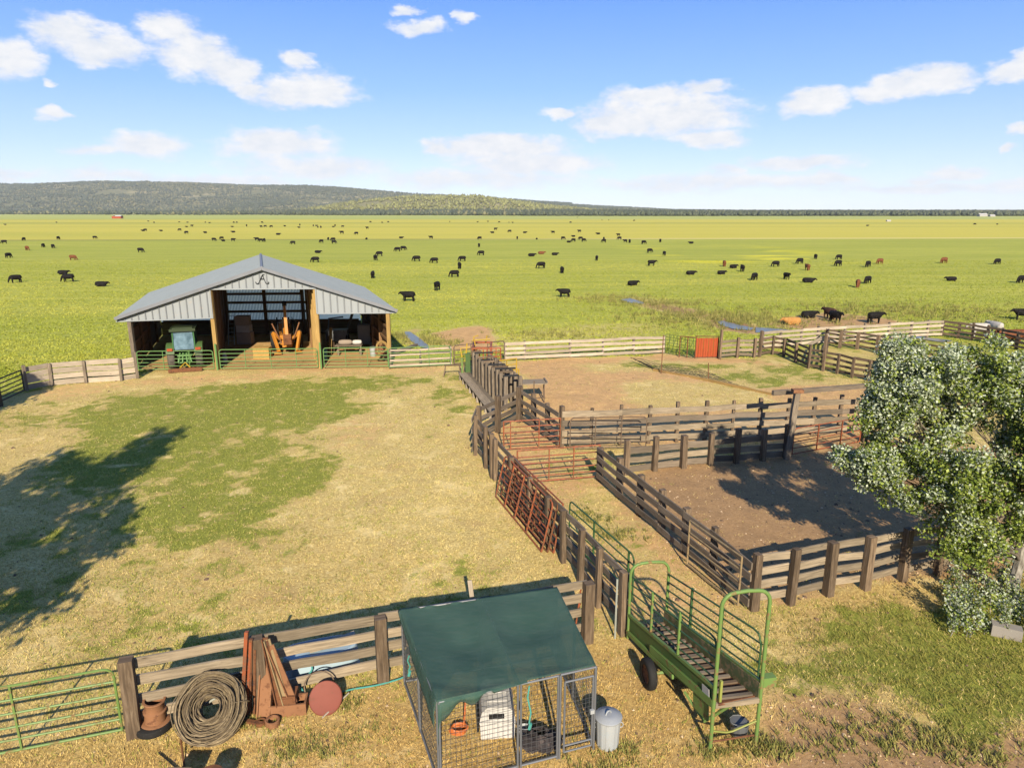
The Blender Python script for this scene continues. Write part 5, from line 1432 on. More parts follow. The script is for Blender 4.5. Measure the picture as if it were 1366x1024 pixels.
# galvanised bin
c = G(810, 992); t = empty('trash_can', c, 'galvanised trash can with lid beside the kennel door', 'trash can')
m = MB(); q = 24; rb = []
prof = [(.20, 0), (.205, .03), (.21, .04), (.235, .60), (.255, .62), (.255, .645)]
vs, fs = [], []
for r, z in prof:
    for k in range(72): th = k / 72 * 6.2832; rr = r + (.006 if (k // 3) % 2 and .03 < z < .61 else 0); vs.append(c + V3(rr * math.cos(th), rr * math.sin(th), z))
for i in range(len(prof) - 1):
    for k in range(72): a, b = i * 72 + k, i * 72 + (k + 1) % 72; fs.append((a, b, b + 72, a + 72))
m.add(vs, fs, None, False); m.build('body', M['galv_pale'], t)
m = MB(); m.lathe([(.265, .625), (.27, .65), (.255, .662), (.20, .675), (.18, .690), (.08, .695), (.01, .695)], c, 28); lid = m.build('lid', M['galv'], t)
m = MB(); m.tube(arc(c + Z * .69, .07, 0, math.pi, 8, V3(.8, .6, 0), Z), .013, 6); m.build('handle', M['galv_pale'], lid)
for sx in (-1, 1): m = MB(); m.tube(arc(c + V3(sx * .24, 0, .45), .055, -1.57, 1.57, 8, V3(sx, 0, 0), Z), .01, 6); m.build('handle', M['galv'], t)

# ------------------------------------------------------------------ loading chute
def build_chute():
    fl, fr = G(949, 999), G(1006, 991); rl = G(838.5, 852)
    fl.z = fr.z = rl.z = 0
    s = (fr - fl); W = s.length; s.normalize()
    f = (fl - rl); Lh = f.length; f.normalize()
    o = rl
    zf, zr = 1.03, .34                         # floor at the near (high) end and the low end
    P = lambda a, b, z: o + s * a + f * b + Z * z     # a across, b along from the low end
    fz = lambda b: zr + (zf - zr) * b / Lh
    t = empty('loading_chute', o + f * Lh * .5 + s * W * .5, 'green wheeled cattle loading chute with cleated ramp and arched ends', 'loading chute')
    # floor with cleats
    m = MB(); m.beam(P(W * .5, .02, fz(0)), P(W * .5, Lh, fz(Lh)), W - .10, .05, up=Z); m.build('floor', M['rust'], t)
    for i in range(15):
        b = .15 + (Lh - .25) * i / 14
        m = MB(); m.beam(P(.08, b, fz(b) + .05), P(W - .08, b, fz(b) + .05), .075, .055); m.build('cleat', M['post_grey' if i % 3 else 'board_brown'], t)
    # side sheets, tapered beams and rails
    for a, out in ((0, -1), (W, 1)):
        m = MB(); vs = []
        for b, lo, hi in ((0, -.16, .33), (Lh * .45, -.24, .33), (Lh, -.10, .34)):
            for da in (-.018, .018): vs += [P(a + da, b, fz(b) + lo), P(a + da, b, fz(b) + hi)]
        fs = []
        for i in range(2):
            o4 = i * 4; fs += [(o4, o4 + 4, o4 + 5, o4 + 1), (o4 + 2, o4 + 3, o4 + 7, o4 + 6), (o4 + 1, o4 + 5, o4 + 7, o4 + 3), (o4, o4 + 2, o4 + 6, o4 + 4)]
        fs += [(0, 1, 3, 2), (8, 10, 11, 9)]
        m.add(vs, fs); m.build('side_sheet', M['dark_green' if out < 0 else 'green_sheet'], t)
        m = MB(); m.beam(P(a + out * .03, 0, fz(0) + .34), P(a + out * .03, Lh, fz(Lh) + .35), .06, .07); m.beam(P(a + out * .045, Lh * .32, fz(Lh * .32) - .02), P(a + out * .045, Lh, fz(Lh) + .0), .05, .16); m.beam(P(a + out * .05, 0, fz(0) - .13), P(a + out * .05, Lh * .6, fz(Lh * .6) - .20), .05, .1)
        m.build('side_beam', M['green_paint'], t)
        for k, z in enumerate((.52, .73, .94, 1.15, 1.36)):
            m = MB(); e = Lh - .05
            if k == 4: m.tube([P(a, .05, fz(0) + z), P(a, e - .3, fz(e - .3) + z), P(a, e - .12, fz(e) + z - .06), P(a, e - .03, fz(e) + z - .25), P(a, e - .03, fz(e) + .45)], .021, 7)
            else: m.tube([P(a, .05, fz(0) + z), P(a, e, fz(e) + z)], .018, 6)
            m.build('rail', M['green_rail'], t)
        for b in (Lh * .30, Lh * .62):
            m = MB(); m.beam(P(a + out * .02, b, fz(b) + .36), P(a + out * .02, b, fz(b) + 1.37), .05, .04, up=f); m.build('upright', M['green_paint' if out < 0 else 'green_rail'], t)
    # arches
    for b, top, z0, r, nm in ((Lh, 3.36, 0.0, .038, 1), (.02, 2.02, .05, .036, 0)):
        w0, w1 = -.03, W + .03; c = .26
        path = [P(w0, b, z0), P(w0, b, 1.0), P(w0, b, top - c)] + [P(w0 + c - c * math.cos(x), b, top - c + c * math.sin(x)) for x in (.3, .6, .9, 1.2)] + [P(w0 + c, b, top), P(W * .5, b, top + .015), P(w1 - c, b, top)] + [P(w1 - c + c * math.sin(x), b, top - c + c * math.cos(x)) for x in (.3, .6, .9, 1.2)] + [P(w1, b, top - c), P(w1, b, 1.0), P(w1, b, z0)]
        m = MB(); m.tube(path, r, 9); m.build('arch', M['green_paint'], t)
    m = MB(); m.beam(P(-.0, Lh + .0, zf - .04), P(W, Lh + .0, zf - .04), .06, .10); m.build('sill', M['board'], t)
    m = MB(); m.beam(P(.10, Lh - .02, zf), P(.10, Lh - .02, zf + .48), .05, .05, up=f); m.build('stop_bar', M['yellow_green'], t)
    m = MB(); m.tube([P(0, Lh, .42), P(W * .35, Lh - .05, .30), P(W * .5, Lh - .06, .30), P(W, Lh, .52)], .02, 6); m.build('tie_bar', M['yellow_green'], t)
    m = MB(); m.tube([P(.02, Lh - .02, .16), P(W, Lh - .02, .18)], .02, 6); m.build('cross_bar', M['rust'], t)
    # sheet box at the front left, number plate
    m = MB(); m.beam(P(.02, Lh - .75, zf - .42), P(.02, Lh - .25, zf - .36), .05, .42); m.build('skirt', M['green_paint'], t)
    m = MB(); m.beam(P(-.05, Lh - .38, zf + .06), P(-.05, Lh - .14, zf + .10), .012, .20); m.build('plate', M['pallet'], t)
    m = MB(); m.beam(P(W + .08, Lh - .10, zf + .30), P(W + .36, Lh - .10, zf + .30), .16, .20); m.build('winch_box', M['green_paint'], t)
    m = MB(); m.tube([P(W * .5, Lh - .1, zf - .12), P(W * .3, Lh - .3, .55), P(W * .12, Lh - .5, .22)], .035, 7); m.tube([P(.1, Lh - .5, .25), P(-.05, Lh - 1.0, .55)], .03, 6); m.build('tow_tongue', M['green_paint'], t)
    # axle and wheels
    wb = (G(874, 916) - o).dot(f)
    m = MB(); m.tube([P(-.30, wb, .34), P(W + .30, wb, .34)], .04, 8); m.build('axle', M['green_paint'], t)
    m = MB(); m.beam(P(.05, wb, .34), P(.05, wb, fz(wb) - .2), .08, .1, up=f); m.beam(P(W - .05, wb, .34), P(W - .05, wb, fz(wb) - .2), .08, .1, up=f); m.build('axle_bracket', M['green_paint'], t)
    for a in (-.36, W + .36):
        c = P(a, wb, .345); m = MB(); wheel_mb(m, c, .345, .19, s, .58); w = m.build('wheel', M['tyre'], t)
        m = MB(); rim_mb(m, c, .20, .15, s); m.build('rim', M['rust_light'], w)
M['green_rail'] = paint_mat('green_rail_paint', (.055, .13, .045), (.13, .09, .045), .6)
M['green_sheet'] = paint_mat('dirty_green_sheet', (.13, .16, .07), (.26, .19, .10), .47)
M['yellow_green'] = paint_mat('yellow_green_paint', (.36, .38, .09), (.25, .17, .07), .58)
build_chute()
c = G(985, 978); t = empty('small_bucket', c, 'small grey ribbed bucket under the near end of the loading chute', 'bucket')
m = MB(); vs, fs = [], []
for r, z in ((.15, 0), (.175, .25), (.185, .27), (.185, .29)):
    for k in range(40): th = k / 40 * 6.2832; rr = r + (.008 if k % 4 < 2 else 0); vs.append(c + V3(rr * math.cos(th), rr * math.sin(th), z))
for i in range(3):
    for k in range(40): a, b = i * 40 + k, i * 40 + (k + 1) % 40; fs.append((a, b, b + 40, a + 40))
m.add(vs, fs); m.lathe([(.18, .27), (.02, .275)], c, 40); m.build('body', M['grey_box'], t)
m = MB(); m.tube(arc(c + Z * .28, .18, 0, math.pi, 8, V3(1, 0, 0), V3(0, -1, .3)), .008, 5); m.build('handle', M['galv'], t)
# green gate behind the lane fence, rounded end
A, B = G(759, 723), G(838, 806)
pipe_gate('green pipe gate lying open along the inside of the left lane fence', A, B + V3(.1, 0, 0), 1.42, 6, (0, .42, .93, 1), 'green_rail', .025, .12)
m = MB(); m.tube([G(766, 850), G(773, 848) + V3(.02, 0, 1.45)], .02, 6); m.tube([G(766, 850) + Z * .6, G(773, 848) + Z * .9], .02, 6)
tag(m.build('pry_bar', M['rust_red']), 'thin red steel bar leaning against the last post of the yard fence', 'bar')
m = MB(); m.beam(G(640, 868), G(640, 868) + V3(-.22, .1, 1.80), .10, .03, up=V3(0, 1, 0)); tag(m.build('plank', M['board_white']), 'pale plank sticking up behind the back edge of the shade cloth', 'plank')
m = MB(); m.tube([G(829, 851) + V3(-.16, 0, 0), G(829, 851) + V3(-.16, 0, 1.6)], .025, 6); tag(m.build('steel_stake', M['pipe_white']), 'pale steel stake beside the end post of the left lane fence', 'stake')

# ------------------------------------------------------------------ scrap along the front fence
# tyre and rims
c = G(206, 972); q = Matrix.Identity(3)
m = MB(); m.lathe([(.19, .02), (.27, 0), (.335, .04), (.345, .10), (.325, .17), (.26, .20), (.20, .19), (.18, .10)], c, 30, None, False)
tag(m.build('old_tyre', M['tyre']), 'black tyre lying flat by the gate post under the rusty rim', 'tyre')
m = MB(); m.lathe([(.28, .20), (.26, .215), (.20, .22), (.185, .40), (.215, .42), (.215, .45), (.185, .47), (.18, .62), (.215, .66), (.21, .68), (.17, .68), (.165, .3), (.10, .28)], c + V3(.02, .02, 0), 30, Matrix.Rotation(R(4), 3, 'Y'), False)
tag(m.build('wheel_rim', M['rust_light']), 'rusty steel wheel rim standing on the black tyre by the gate post', 'rim')
# great coil of old wire
def build_coil():
    c = G(284, 983) + V3(-.02, .10, .52); tilt = Matrix.Rotation(R(46), 3, 'X') @ Matrix.Rotation(R(8), 3, 'Y')
    m = MB()
    for k in range(230):
        rad = random.uniform(.20, .65); zz = random.gauss(0, .09) * (1 - abs(rad - .6)); e = random.uniform(.9, 1.06); ph = random.uniform(0, 6.28)
        t1, t2 = random.uniform(-.10, .10), random.uniform(-.10, .10)
        pts = []
        for i in range(34):
            a = i / 34 * 6.2832
            r = rad * (1 + .035 * math.sin(a * 2 + ph) + .02 * math.sin(a * 5 + ph * 2))
            pts.append(c + tilt @ V3(r * math.cos(a) * e, r * math.sin(a), zz + t1 * math.cos(a) + t2 * math.sin(a) + .02 * math.sin(a * 7 + ph)))
        m.tube(pts, random.uniform(.008, .017), 4, True)
    for k in range(3):
        a = (.2, 2.3, 4.4)[k]; p = c + tilt @ V3(.5 * math.cos(a), .5 * math.sin(a), 0); d = tilt @ V3(math.cos(a), math.sin(a), 0); n = tilt @ V3(0, 0, 1)
        m.tube([p + d * .22 * math.cos(b) + n * .17 * math.sin(b) for b in np.linspace(0, 6.28, 12)[:-1]], .014, 5, True)
    lo = min(p[2] for p in m.v)
    m.v = [(p[0], p[1], p[2] - lo - .01) for p in m.v]
    tag(m.build('wire_coil', M['coil'], None, G(283, 978)), 'huge grey-brown coil of old wire leaning on the yard fence', 'wire coil')
    m = MB(); p = G(283, 965) + V3(-.15, .1, .38); m.tube([p, p + V3(.2, .06, .10), p + V3(.36, .1, .28), p + V3(.34, .1, .42)], .028, 7, r2=.012)
    tag(m.build('bent_pipe', M['pipe_white']), 'pale bent pipe stuck through the middle of the wire coil', 'pipe')
build_coil()
# stakes in front
m = MB(); m.tube([G(246, 1024), G(240, 975) + Z * .25], .018, 6); tag(m.build('stake', M['rust']), 'thin rusty stake leaning in front of the wire coil', 'stake')
m = MB(); m.tube([G(212, 1004) + Z * .02, G(236, 1026) + Z * .03], .014, 6); tag(m.build('iron_rod', M['black']), 'thin dark rod lying on the straw below the wire coil', 'rod')
# rusty plate on the post and bars
b = G(352, 958)
m = MB(); m.beam(b, b + V3(.06, .40, 1.30), .25, .04, up=V3(0, -1, .3)); m.beam(b + V3(-.125, -.02, .02), b + V3(-.065, .38, 1.24), .03, .10, up=V3(0, -1, .3)); m.beam(b + V3(.125, -.02, .02), b + V3(.185, .38, 1.28), .03, .10, up=V3(0, -1, .3))
tag(m.build('steel_channel', M['rust_light']), 'wide rusty steel channel leaning on the fence post beside the wire coil', 'channel')
for (x0, y0), (x1, y1), mt, lb, tp in (((323, 948), (329, 842), 'rust_red', 'tall red pole leaning upright at the right edge of the wire coil', 'pole'), ((333, 946), (335, 852), 'rust', 'thinner rusty pole leaning just right of the tall red pole', 'pole'),):
    p = G(x0, y0 + 8); t_ = at(x1, y1, p.y + .10); m = MB(); m.beam(p, t_, .07, .07, up=V3(0, 1, 0)); m.beam(p + V3(.09, .02, 0), t_ + V3(.05, .02, -.25), .05, .05, up=V3(0, 1, 0)); tag(m.build('steel_pole', M[mt]), lb, tp)
for i, (x0, y0, x1, y1, mt, lb) in enumerate(((375, 940, 354, 850, 'rust', 'leftmost angle iron of the three leaning beside the rusty channel'), (384, 938, 357, 852, 'pipe_tan', 'tan middle angle iron of the three leaning beside the rusty channel'), (394, 936, 361, 860, 'rust_light', 'rightmost and widest angle iron of the three beside the rusty channel'))):
    p = G(x0, y0 + 14) + Z * .25; t_ = at(x1, y1, G(355, 944).y - .20); m = MB(); w = .10 + .03 * (i == 2)
    m.beam(p, t_, w, .03, up=V3(0, -1, .2)); m.beam(p + V3(-w * .5, -.04, 0), t_ + V3(-w * .5, -.04, 0), .02, .09, up=V3(0, -1, .2)); tag(m.build('angle_iron', M[mt]), lb, 'angle iron')
def open_box(name, c, sx, sy, sz, rz, mat, th=.04):
    m = MB(); ca, sa = math.cos(rz), math.sin(rz); Q = lambda x, y, z: c + V3(x * ca - y * sa, x * sa + y * ca, z)
    m.box(c + Z * th * .5, (sx, sy, th), rz)
    for y in (-1, 1): m.box(Q(0, y * (sy - th) * .5, sz * .5 + th * .5), (sx, th, sz - th), rz)
    for x in (-1, 1): m.box(Q(x * (sx - th) * .5, 0, sz * .5 + th * .5), (th, sy - 2 * th, sz - th), rz)
    return m
tag(open_box('b', G(383, 955) + V3(0, .16, 0), .74, .36, .27, .14, None).build('steel_trough', M['rust_light']), 'rusty open steel trough on the ground below the leaning angle irons', 'trough')
m = MB(); m.box(G(384, 953) + V3(0, .14, .36), (.34, .34, .17), .1); m.box(G(384, 953) + V3(0, -.035, .36), (.28, .02, .11), .1); tag(m.build('steel_block', M['rust']), 'grey-brown steel block sitting on the rusty trough', 'block')
m = MB(); c = G(364, 967); m.lathe([(.085, 0), (.14, .0), (.145, .14), (.12, .15), (.085, .13)], c, 22, None, False); tag(m.build('steel_ring', M['rust_light']), 'rusty round ring lying at the foot of the rusty trough', 'ring')
m = MB(); c = G(348, 966); m.lathe([(.06, 0), (.10, .0), (.10, .09), (.06, .08)], c, 18, None, False); m.beam(c + V3(-.35, .05, .05), c + V3(.05, -.05, .06), .08, .06); tag(m.build('hub_flange', M['rust']), 'small rusty flange with bar left of the round ring', 'flange')
m = MB(); m.tube([G(361, 938) + V3(0, .1, 0), G(356, 938) + V3(0, .4, .85)], .06, 10); tag(m.build('grey_pipe', M['galv']), 'short grey pipe standing behind the leaning angle irons', 'pipe')
c = G(433, 950) + V3(0, .14, .24); qm = (V3(.05, -.75, .66)).normalized().to_track_quat('Z', 'Y').to_matrix()
m = MB(); m.lathe([(.01, -.01), (.30, -.01), (.33, -.02), (.345, 0), (.33, .025), (.29, .012), (.01, .02)], c, 32, qm); tag(m.build('steel_disc', M['red_disc']), 'faded red steel disc leaning on the straw beside the fence scrap', 'disc')
m = MB(); c = G(425, 938) + V3(0, .15, .32); qm2 = (V3(.25, -1, .25)).normalized().to_track_quat('Z', 'Y').to_matrix(); m.tube([c + qm2 @ V3(.31 * math.cos(a), .31 * math.sin(a), 0) for a in np.linspace(0, 6.2832, 29)[:-1]], .014, 6, True); tag(m.build('steel_hoop', M['pipe_brown']), 'thin steel hoop standing behind the faded red disc', 'hoop')
m = MB(); m.tube([G(430, 958) + Z * .02, G(466, 930) + Z * .12], .016, 6); tag(m.build('stick', M['bone']), 'pale stick lying in front of the faded red disc', 'stick')
# stock tank behind the fence
def build_tank():
    c = G(425, 905) + V3(0, .30, 0); d = (G(510, 909) - G(347, 944)).normalized(); n = V3(-d.y, d.x, 0)
    m = MB(); vs, fs = [], []; N_ = 40
    for sc, z in ((1.08, 0), (1.08, .03), (1.04, .05), (.98, .52), (.93, .60), (.80, .62), (.74, .585), (.0, .585)):
        for k in range(N_):
            a = k / N_ * 6.2832; x = max(-.42, min(.42, math.cos(a) * .9)) ; xx = x + math.cos(a) * .36 * sc; yy = math.sin(a) * .38 * sc
            vs.append(c + d * xx * 1.05 * (sc if sc == 0 else 1) + n * yy + Z * z)
    for i in range(7):
        for k in range(N_): a, b = i * N_ + k, i * N_ + (k + 1) % N_; fs.append((a, b, b + N_, a + N_))
    m.add(vs, fs, None, True); tag(m.build('stock_tank', M['blue_tank'], None, c), 'pale blue oval stock tank behind the yard fence boards', 'tank')
    m = MB(); m.beam(c - d * .25 - n * .10 + Z * .64, c + d * .78 + n * .1 + Z * .72, .16, .05, seg=5, jit=.02); tag(m.build('plank', M['board_white']), 'cream plank lying on top of the pale blue stock tank', 'plank')
    m = MB(); pts = [c - d * .35 - n * .35 + Z * .62, c - d * .22 - n * .52 + Z * .45, G(402, 925) + Z * .2, G(418, 934) + Z * .06, G(440, 929) + Z * .05, G(470, 921) + Z * .04, G(500, 916) + Z * .04, G(530, 908) + Z * .04, G(548, 900) + Z * .04]
    # smooth the hose
    S = []
    for i in range(len(pts) - 1):
        p0, p1, p2, p3 = pts[max(i - 1, 0)], pts[i], pts[i + 1], pts[min(i + 2, len(pts) - 1)]
        for j in range(6):
            t = j / 6; S.append(.5 * ((2 * p1) + (p2 - p0) * t + (2 * p0 - 5 * p1 + 4 * p2 - p3) * t * t + (3 * p1 - p0 - 3 * p2 + p3) * t ** 3))
    m.tube(S, .019, 7); tag(m.build('garden_hose', M['hose']), 'teal garden hose running from the stock tank to the kennel', 'hose')
build_tank()
# unseen drum and stump added below the frame to cast shadows into it
m = MB(); m.lathe([(.23, 0), (.23, .2), (.24, .21), (.23, .22), (.23, .55), (.21, .55), (.02, .53)], V3(G(306, 1010).x + .10, 10.05, 0), 24); tag(m.build('drum_shadow_caster', M['rust']), 'unseen rusty drum added below the lower picture edge to cast a shadow', 'drum')
m = MB(); m.beam(V3(G(268, 1000).x + .12, 10.1, 0), V3(G(268, 1000).x + .12, 10.1, .54), .42, .26, up=V3(0, 1, 0)); tag(m.build('stump_shadow_caster', M['post']), 'unseen thick stump added below the lower picture edge to cast a shadow', 'stump')

# ------------------------------------------------------------------ trees
def leaf_mesh(name, centers, radii, per, size, palette, parent, white=None, seed=1, mat='leaf'):
    """leaves scattered round twig ends: centers (n,3), radii (n,), palette rows (rgb, weight)"""
    rg = np.random.default_rng(seed); n = len(centers)
    idx = np.repeat(np.arange(n), per); N_ = len(idx)
    d = rg.normal(0, 1, (N_, 3)); d /= np.linalg.norm(d, axis=1)[:, None]
    r = rg.random(N_) ** .45
    c = centers[idx] + d * (r * radii[idx])[:, None] * np.array((1, 1, .85))
    nrm = rg.normal(0, 1, (N_, 3)) + np.array((0, -.3, .75)); nrm /= np.linalg.norm(nrm, axis=1)[:, None]
    a = np.cross(nrm, rg.normal(0, 1, (N_, 3))); a /= np.linalg.norm(a, axis=1)[:, None]; b = np.cross(nrm, a)
    s = size * (.65 + .7 * rg.random(N_))
    co = np.stack([c - a * s[:, None] * .55, c + b * s[:, None] * .42, c + a * s[:, None] * .6, c - b * s[:, None] * .42], 1)
    co[:, 2] += nrm * (s * .12)[:, None]; co[:, 0] -= nrm * (s * .06)[:, None]
    cols = np.array([p[:3] for p in palette]); w = np.array([p[3] for p in palette], float); w /= w.sum()
    k = rg.choice(len(cols), N_, p=w)
    if white is not None:
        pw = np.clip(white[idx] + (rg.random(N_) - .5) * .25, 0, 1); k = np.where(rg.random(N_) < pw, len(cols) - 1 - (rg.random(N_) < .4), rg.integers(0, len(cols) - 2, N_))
    col = cols[k] * (.75 + .5 * rg.random((N_, 1)))
    base = WORLD_POS[parent.name]
    co = co - np.array(base)
    o = foreach_mesh(name, co.reshape(-1, 3), 4, np.arange(4 * N_).reshape(-1, 4), M[mat], np.repeat(col[:, None], 4, 1).reshape(-1, 3))
    o.parent = parent
    return o
M['twig'] = paint_mat('grey_twigs', (.22, .18, .13), (.12, .09, .07), .5, .9)
def limb(m, a, b, r0, r1, bend=.12, n=6):
    a, b = Vector(a), Vector(b); L = (b - a).length; pts = []
    off = V3(random.uniform(-1, 1), random.uniform(-1, 1), random.uniform(-.2, .6)) * L * bend
    for i in range(n + 1):
        t = i / n; pts.append(a.lerp(b, t) + off * math.sin(math.pi * t) + V3(*(random.uniform(-1, 1) for _ in range(3))) * L * .012)
    m.tube(pts, r0, 7, False, r1)
    return pts
def make_tree(label, base, lobes, trunk_h, tr, nclump, per, size, palette, group=None, white_fn=None, seed=3, twr=.38, inner=.55, leanv=(0, 0)):
    rg = np.random.default_rng(seed)
    t = empty('tree', base, label, 'tree', group)
    top = Vector(base) + V3(leanv[0], leanv[1], trunk_h)
    m = MB(); tp = limb(m, Vector(base) - Z * .1, top, tr, tr * .42, .02, 9)
    m.build('trunk', M['bark'], t)
    vol = np.maximum(np.array([l[1][0] * l[1][1] * l[1][2] for l in lobes]), .10) ** .62
    pick = rg.choice(len(lobes), nclump, p=vol / vol.sum())
    C = []
    for k in pick:
        c, r = lobes[k]
        d = rg.normal(0, 1, 3); d /= np.linalg.norm(d); f = inner + (1.04 - inner) * rg.random() ** .6
        C.append(np.array(c) + d * np.array(r) * f)
    C = np.array(C)
    m = MB()
    for k, (c, r) in enumerate(lobes):
        if r[0] < .37: continue
        c = Vector(c); zz = min(max((c.z - base[2]) * .55 / trunk_h, .25), .95); a = tp[int(zz * 9)]
        pts = limb(m, a, c, tr * .28, tr * .06, .10, 7)
        near = np.argsort(np.linalg.norm(C - np.array(c), axis=1))[:16]
        for j in near[:9]: limb(m, pts[3 + j % 4], Vector(C[j]), tr * .06, tr * .02, .1, 4)
    m.build('limbs', M['twig'], t)
    w = white_fn(C) if white_fn else None
    rad = twr * (.6 + .7 * rg.random(len(C)))
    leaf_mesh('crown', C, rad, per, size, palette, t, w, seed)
    return t
TB = G(1347, 800)
def poplar():
    L = []
    for x, y, Y, r in [(1196, 525, 17.6, (.95, 1.0, 1.15)), (1199, 474, 17.8, (.38, .4, .55)), (1222, 500, 17.9, (.45, .5, .5)), (1268, 535, 17.4, (1.15, 1.1, 1.1)), (1268, 488, 17.6, (.42, .4, .5)), (1352, 535, 17.2, (1.1, 1.1, 1.0)), (1352, 496, 17.3, (.42, .5, .4)),
                       (1232, 590, 17.2, (1.35, 1.3, 1.1)), (1330, 600, 16.8, (1.5, 1.4, 1.3)), (1172, 628, 17.3, (.95, .8, .62)), (1145, 618, 17.5, (.45, .4, .3)), (1212, 650, 16.7, (.95, .9, .75)), (1280, 668, 16.2, (1.1, 1.0, .9)), (1345, 655, 15.9, (1.2, 1.1, .9)),
                       (1410, 620, 16.6, (1.7, 1.6, 1.6)), (1450, 560, 17.0, (1.5, 1.5, 1.3)), (1180, 560, 17.6, (.75, .8, .7)), (1265, 722, 16.0, (.55, .5, .38)), (1318, 722, 15.8, (.6, .6, .3)), (1300, 738, 15.9, (.5, .5, .25)), (1262, 718, 16.2, (.62, .6, .45)), (1310, 712, 15.8, (.65, .6, .45)), (1375, 712, 16.0, (.7, .6, .5)), (1180, 498, 17.9, (.3, .3, .55)), (1246, 508, 17.8, (.3, .3, .5)), (1310, 508, 17.5, (.3, .3, .5)), (1128, 612, 17.5, (.3, .3, .2)), (1193, 466, 17.8, (.2, .2, .5)), (1206, 488, 17.8, (.28, .28, .5)), (1262, 482, 17.6, (.22, .22, .45)), (1276, 500, 17.6, (.26, .26, .45)), (1345, 492, 17.4, (.22, .22, .45)), (1222, 512, 17.7, (.25, .25, .5)), (1165, 540, 17.7, (.25, .25, .4)), (1425, 680, 16.3, (1.1, 1.1, .7)), (1390, 520, 17.2, (.9, 1, .8))]:
        p = at(x, y, Y); k = .80; L.append(((p.x, p.y, p.z), (r[0] * k, r[1] * k, r[2] * k)))
        if r[0] > .7:      # upswept plumes round every bough
            for j in range(4):
                a = random.uniform(0, 6.28); o = V3(abs(math.cos(a)) * .75 if (x < 1240 and y < 590) else math.cos(a) * .75, math.sin(a) * .75, random.uniform(.25, .95))
                q = p + V3(o.x * r[0], o.y * r[1], o.z * r[2]); s = random.uniform(.24, .36)
                L.append(((q.x, q.y, q.z), (s, s, random.uniform(.45, .75))))
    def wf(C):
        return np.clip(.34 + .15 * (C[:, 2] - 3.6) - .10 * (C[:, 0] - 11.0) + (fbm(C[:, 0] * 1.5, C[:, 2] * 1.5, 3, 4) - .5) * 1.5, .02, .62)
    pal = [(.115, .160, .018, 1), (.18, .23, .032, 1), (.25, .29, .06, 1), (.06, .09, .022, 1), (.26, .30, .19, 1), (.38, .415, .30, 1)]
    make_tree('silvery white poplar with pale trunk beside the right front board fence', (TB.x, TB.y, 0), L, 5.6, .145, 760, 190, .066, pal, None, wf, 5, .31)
    # suckers at its foot
    b = G(1330, 830); s = empty('shrub', b, 'low grey-green poplar suckers at the foot of the poplar trunk', 'shrub')
    C = []; m = MB()
    for k in range(64):
        p = G(random.uniform(1262, 1400), random.uniform(775, 850)); h = random.uniform(.3, 1.05); q = p + V3(random.uniform(-.2, .2), random.uniform(-.2, .2), h)
        m.tube([p, p.lerp(q, .5) + V3(.03, 0, 0), q], .012, 4, False, .005)
        for j in range(5): C.append(p.lerp(q, .3 + .7 * j / 4))
    m.tube([G(1290, 810) - Z * .03, G(1330, 835) - Z * .03, G(1380, 800) - Z * .03], .03, 5); m.build('stalk_clump', M['bark'], s)
    leaf_mesh('foliage', np.array(C), np.full(len(C), .15), 21, .055, pal, s, np.full(len(C), .46), 9)
    m = MB(); c = G(1341, 848); m.box(c + Z * .14, (.62, .28, .3), -.5); tag(m.build('wood_block', M['block_wood']), 'grey-brown block lying at the edge of the poplar suckers', 'block')  # block of wood at the edge of the suckers
    # the next tree behind the poplar at the right edge
    m = MB(); p = G(1330, 600); p = at(1334, 590, 20.5); p.z = 0
    m.tube([p, p + V3(.05, 0, 3), p + V3(.0, 0, 5.4)], .07, 6, False, .03); m.tube([p + V3(0, 0, 3.2), p + V3(-.9, 0, 4.1)], .04, 5, False, .02); m.tube([p + V3(0, 0, 2.6), p + V3(.8, .1, 3.6)], .04, 5, False, .02)
    tag(m.build('dead_sapling', M['bone']), 'bare pinkish dead sapling sticking up behind the poplar crown', 'sapling')
poplar()
def shadow_trees():
    pal = [(.06, .10, .02, 2), (.11, .16, .03, 2), (.16, .21, .05, 1)]
    def rnd_lobes(b, h0, h1, r, n, sd):
        rg = np.random.default_rng(sd); out = []
        for i in range(n):
            k = i / (n - 1); z = h0 + (h1 - h0) * k; rr = r * (math.sin(math.pi * (.18 + .74 * k)) ** .8)
            a = rg.random() * 6.28; out.append(((b[0] + math.cos(a) * rr * .45, b[1] + math.sin(a) * rr * .45, z), (rr * .62, rr * .62, (h1 - h0) / n * 1.3)))
        return out
    b = (-14.2, 6.6, 0)
    make_tree('tall leafy tree standing beyond the left edge, throwing its shadow over the yard', b, rnd_lobes(b, 3.4, 12.3, 3.2, 9, 4), 10, .25, 250, 60, .22, pal, None, None, 8, .6)
    b = (-17.0, 8.5, 0)
    make_tree('second leafy tree beyond the left edge, farther left than the tall one', b, rnd_lobes(b, 2.5, 9.8, 3.0, 7, 14), 8, .22, 190, 58, .22, pal, None, None, 18, .6)
    b = (-26.2, 27.0, 0)
    make_tree('smaller leafy tree outside the dark side gate at the left', b, rnd_lobes(b, 1.6, 6.6, 2.2, 6, 24), 5, .16, 110, 70, .2, pal, None, None, 28, .6)
shadow_trees()

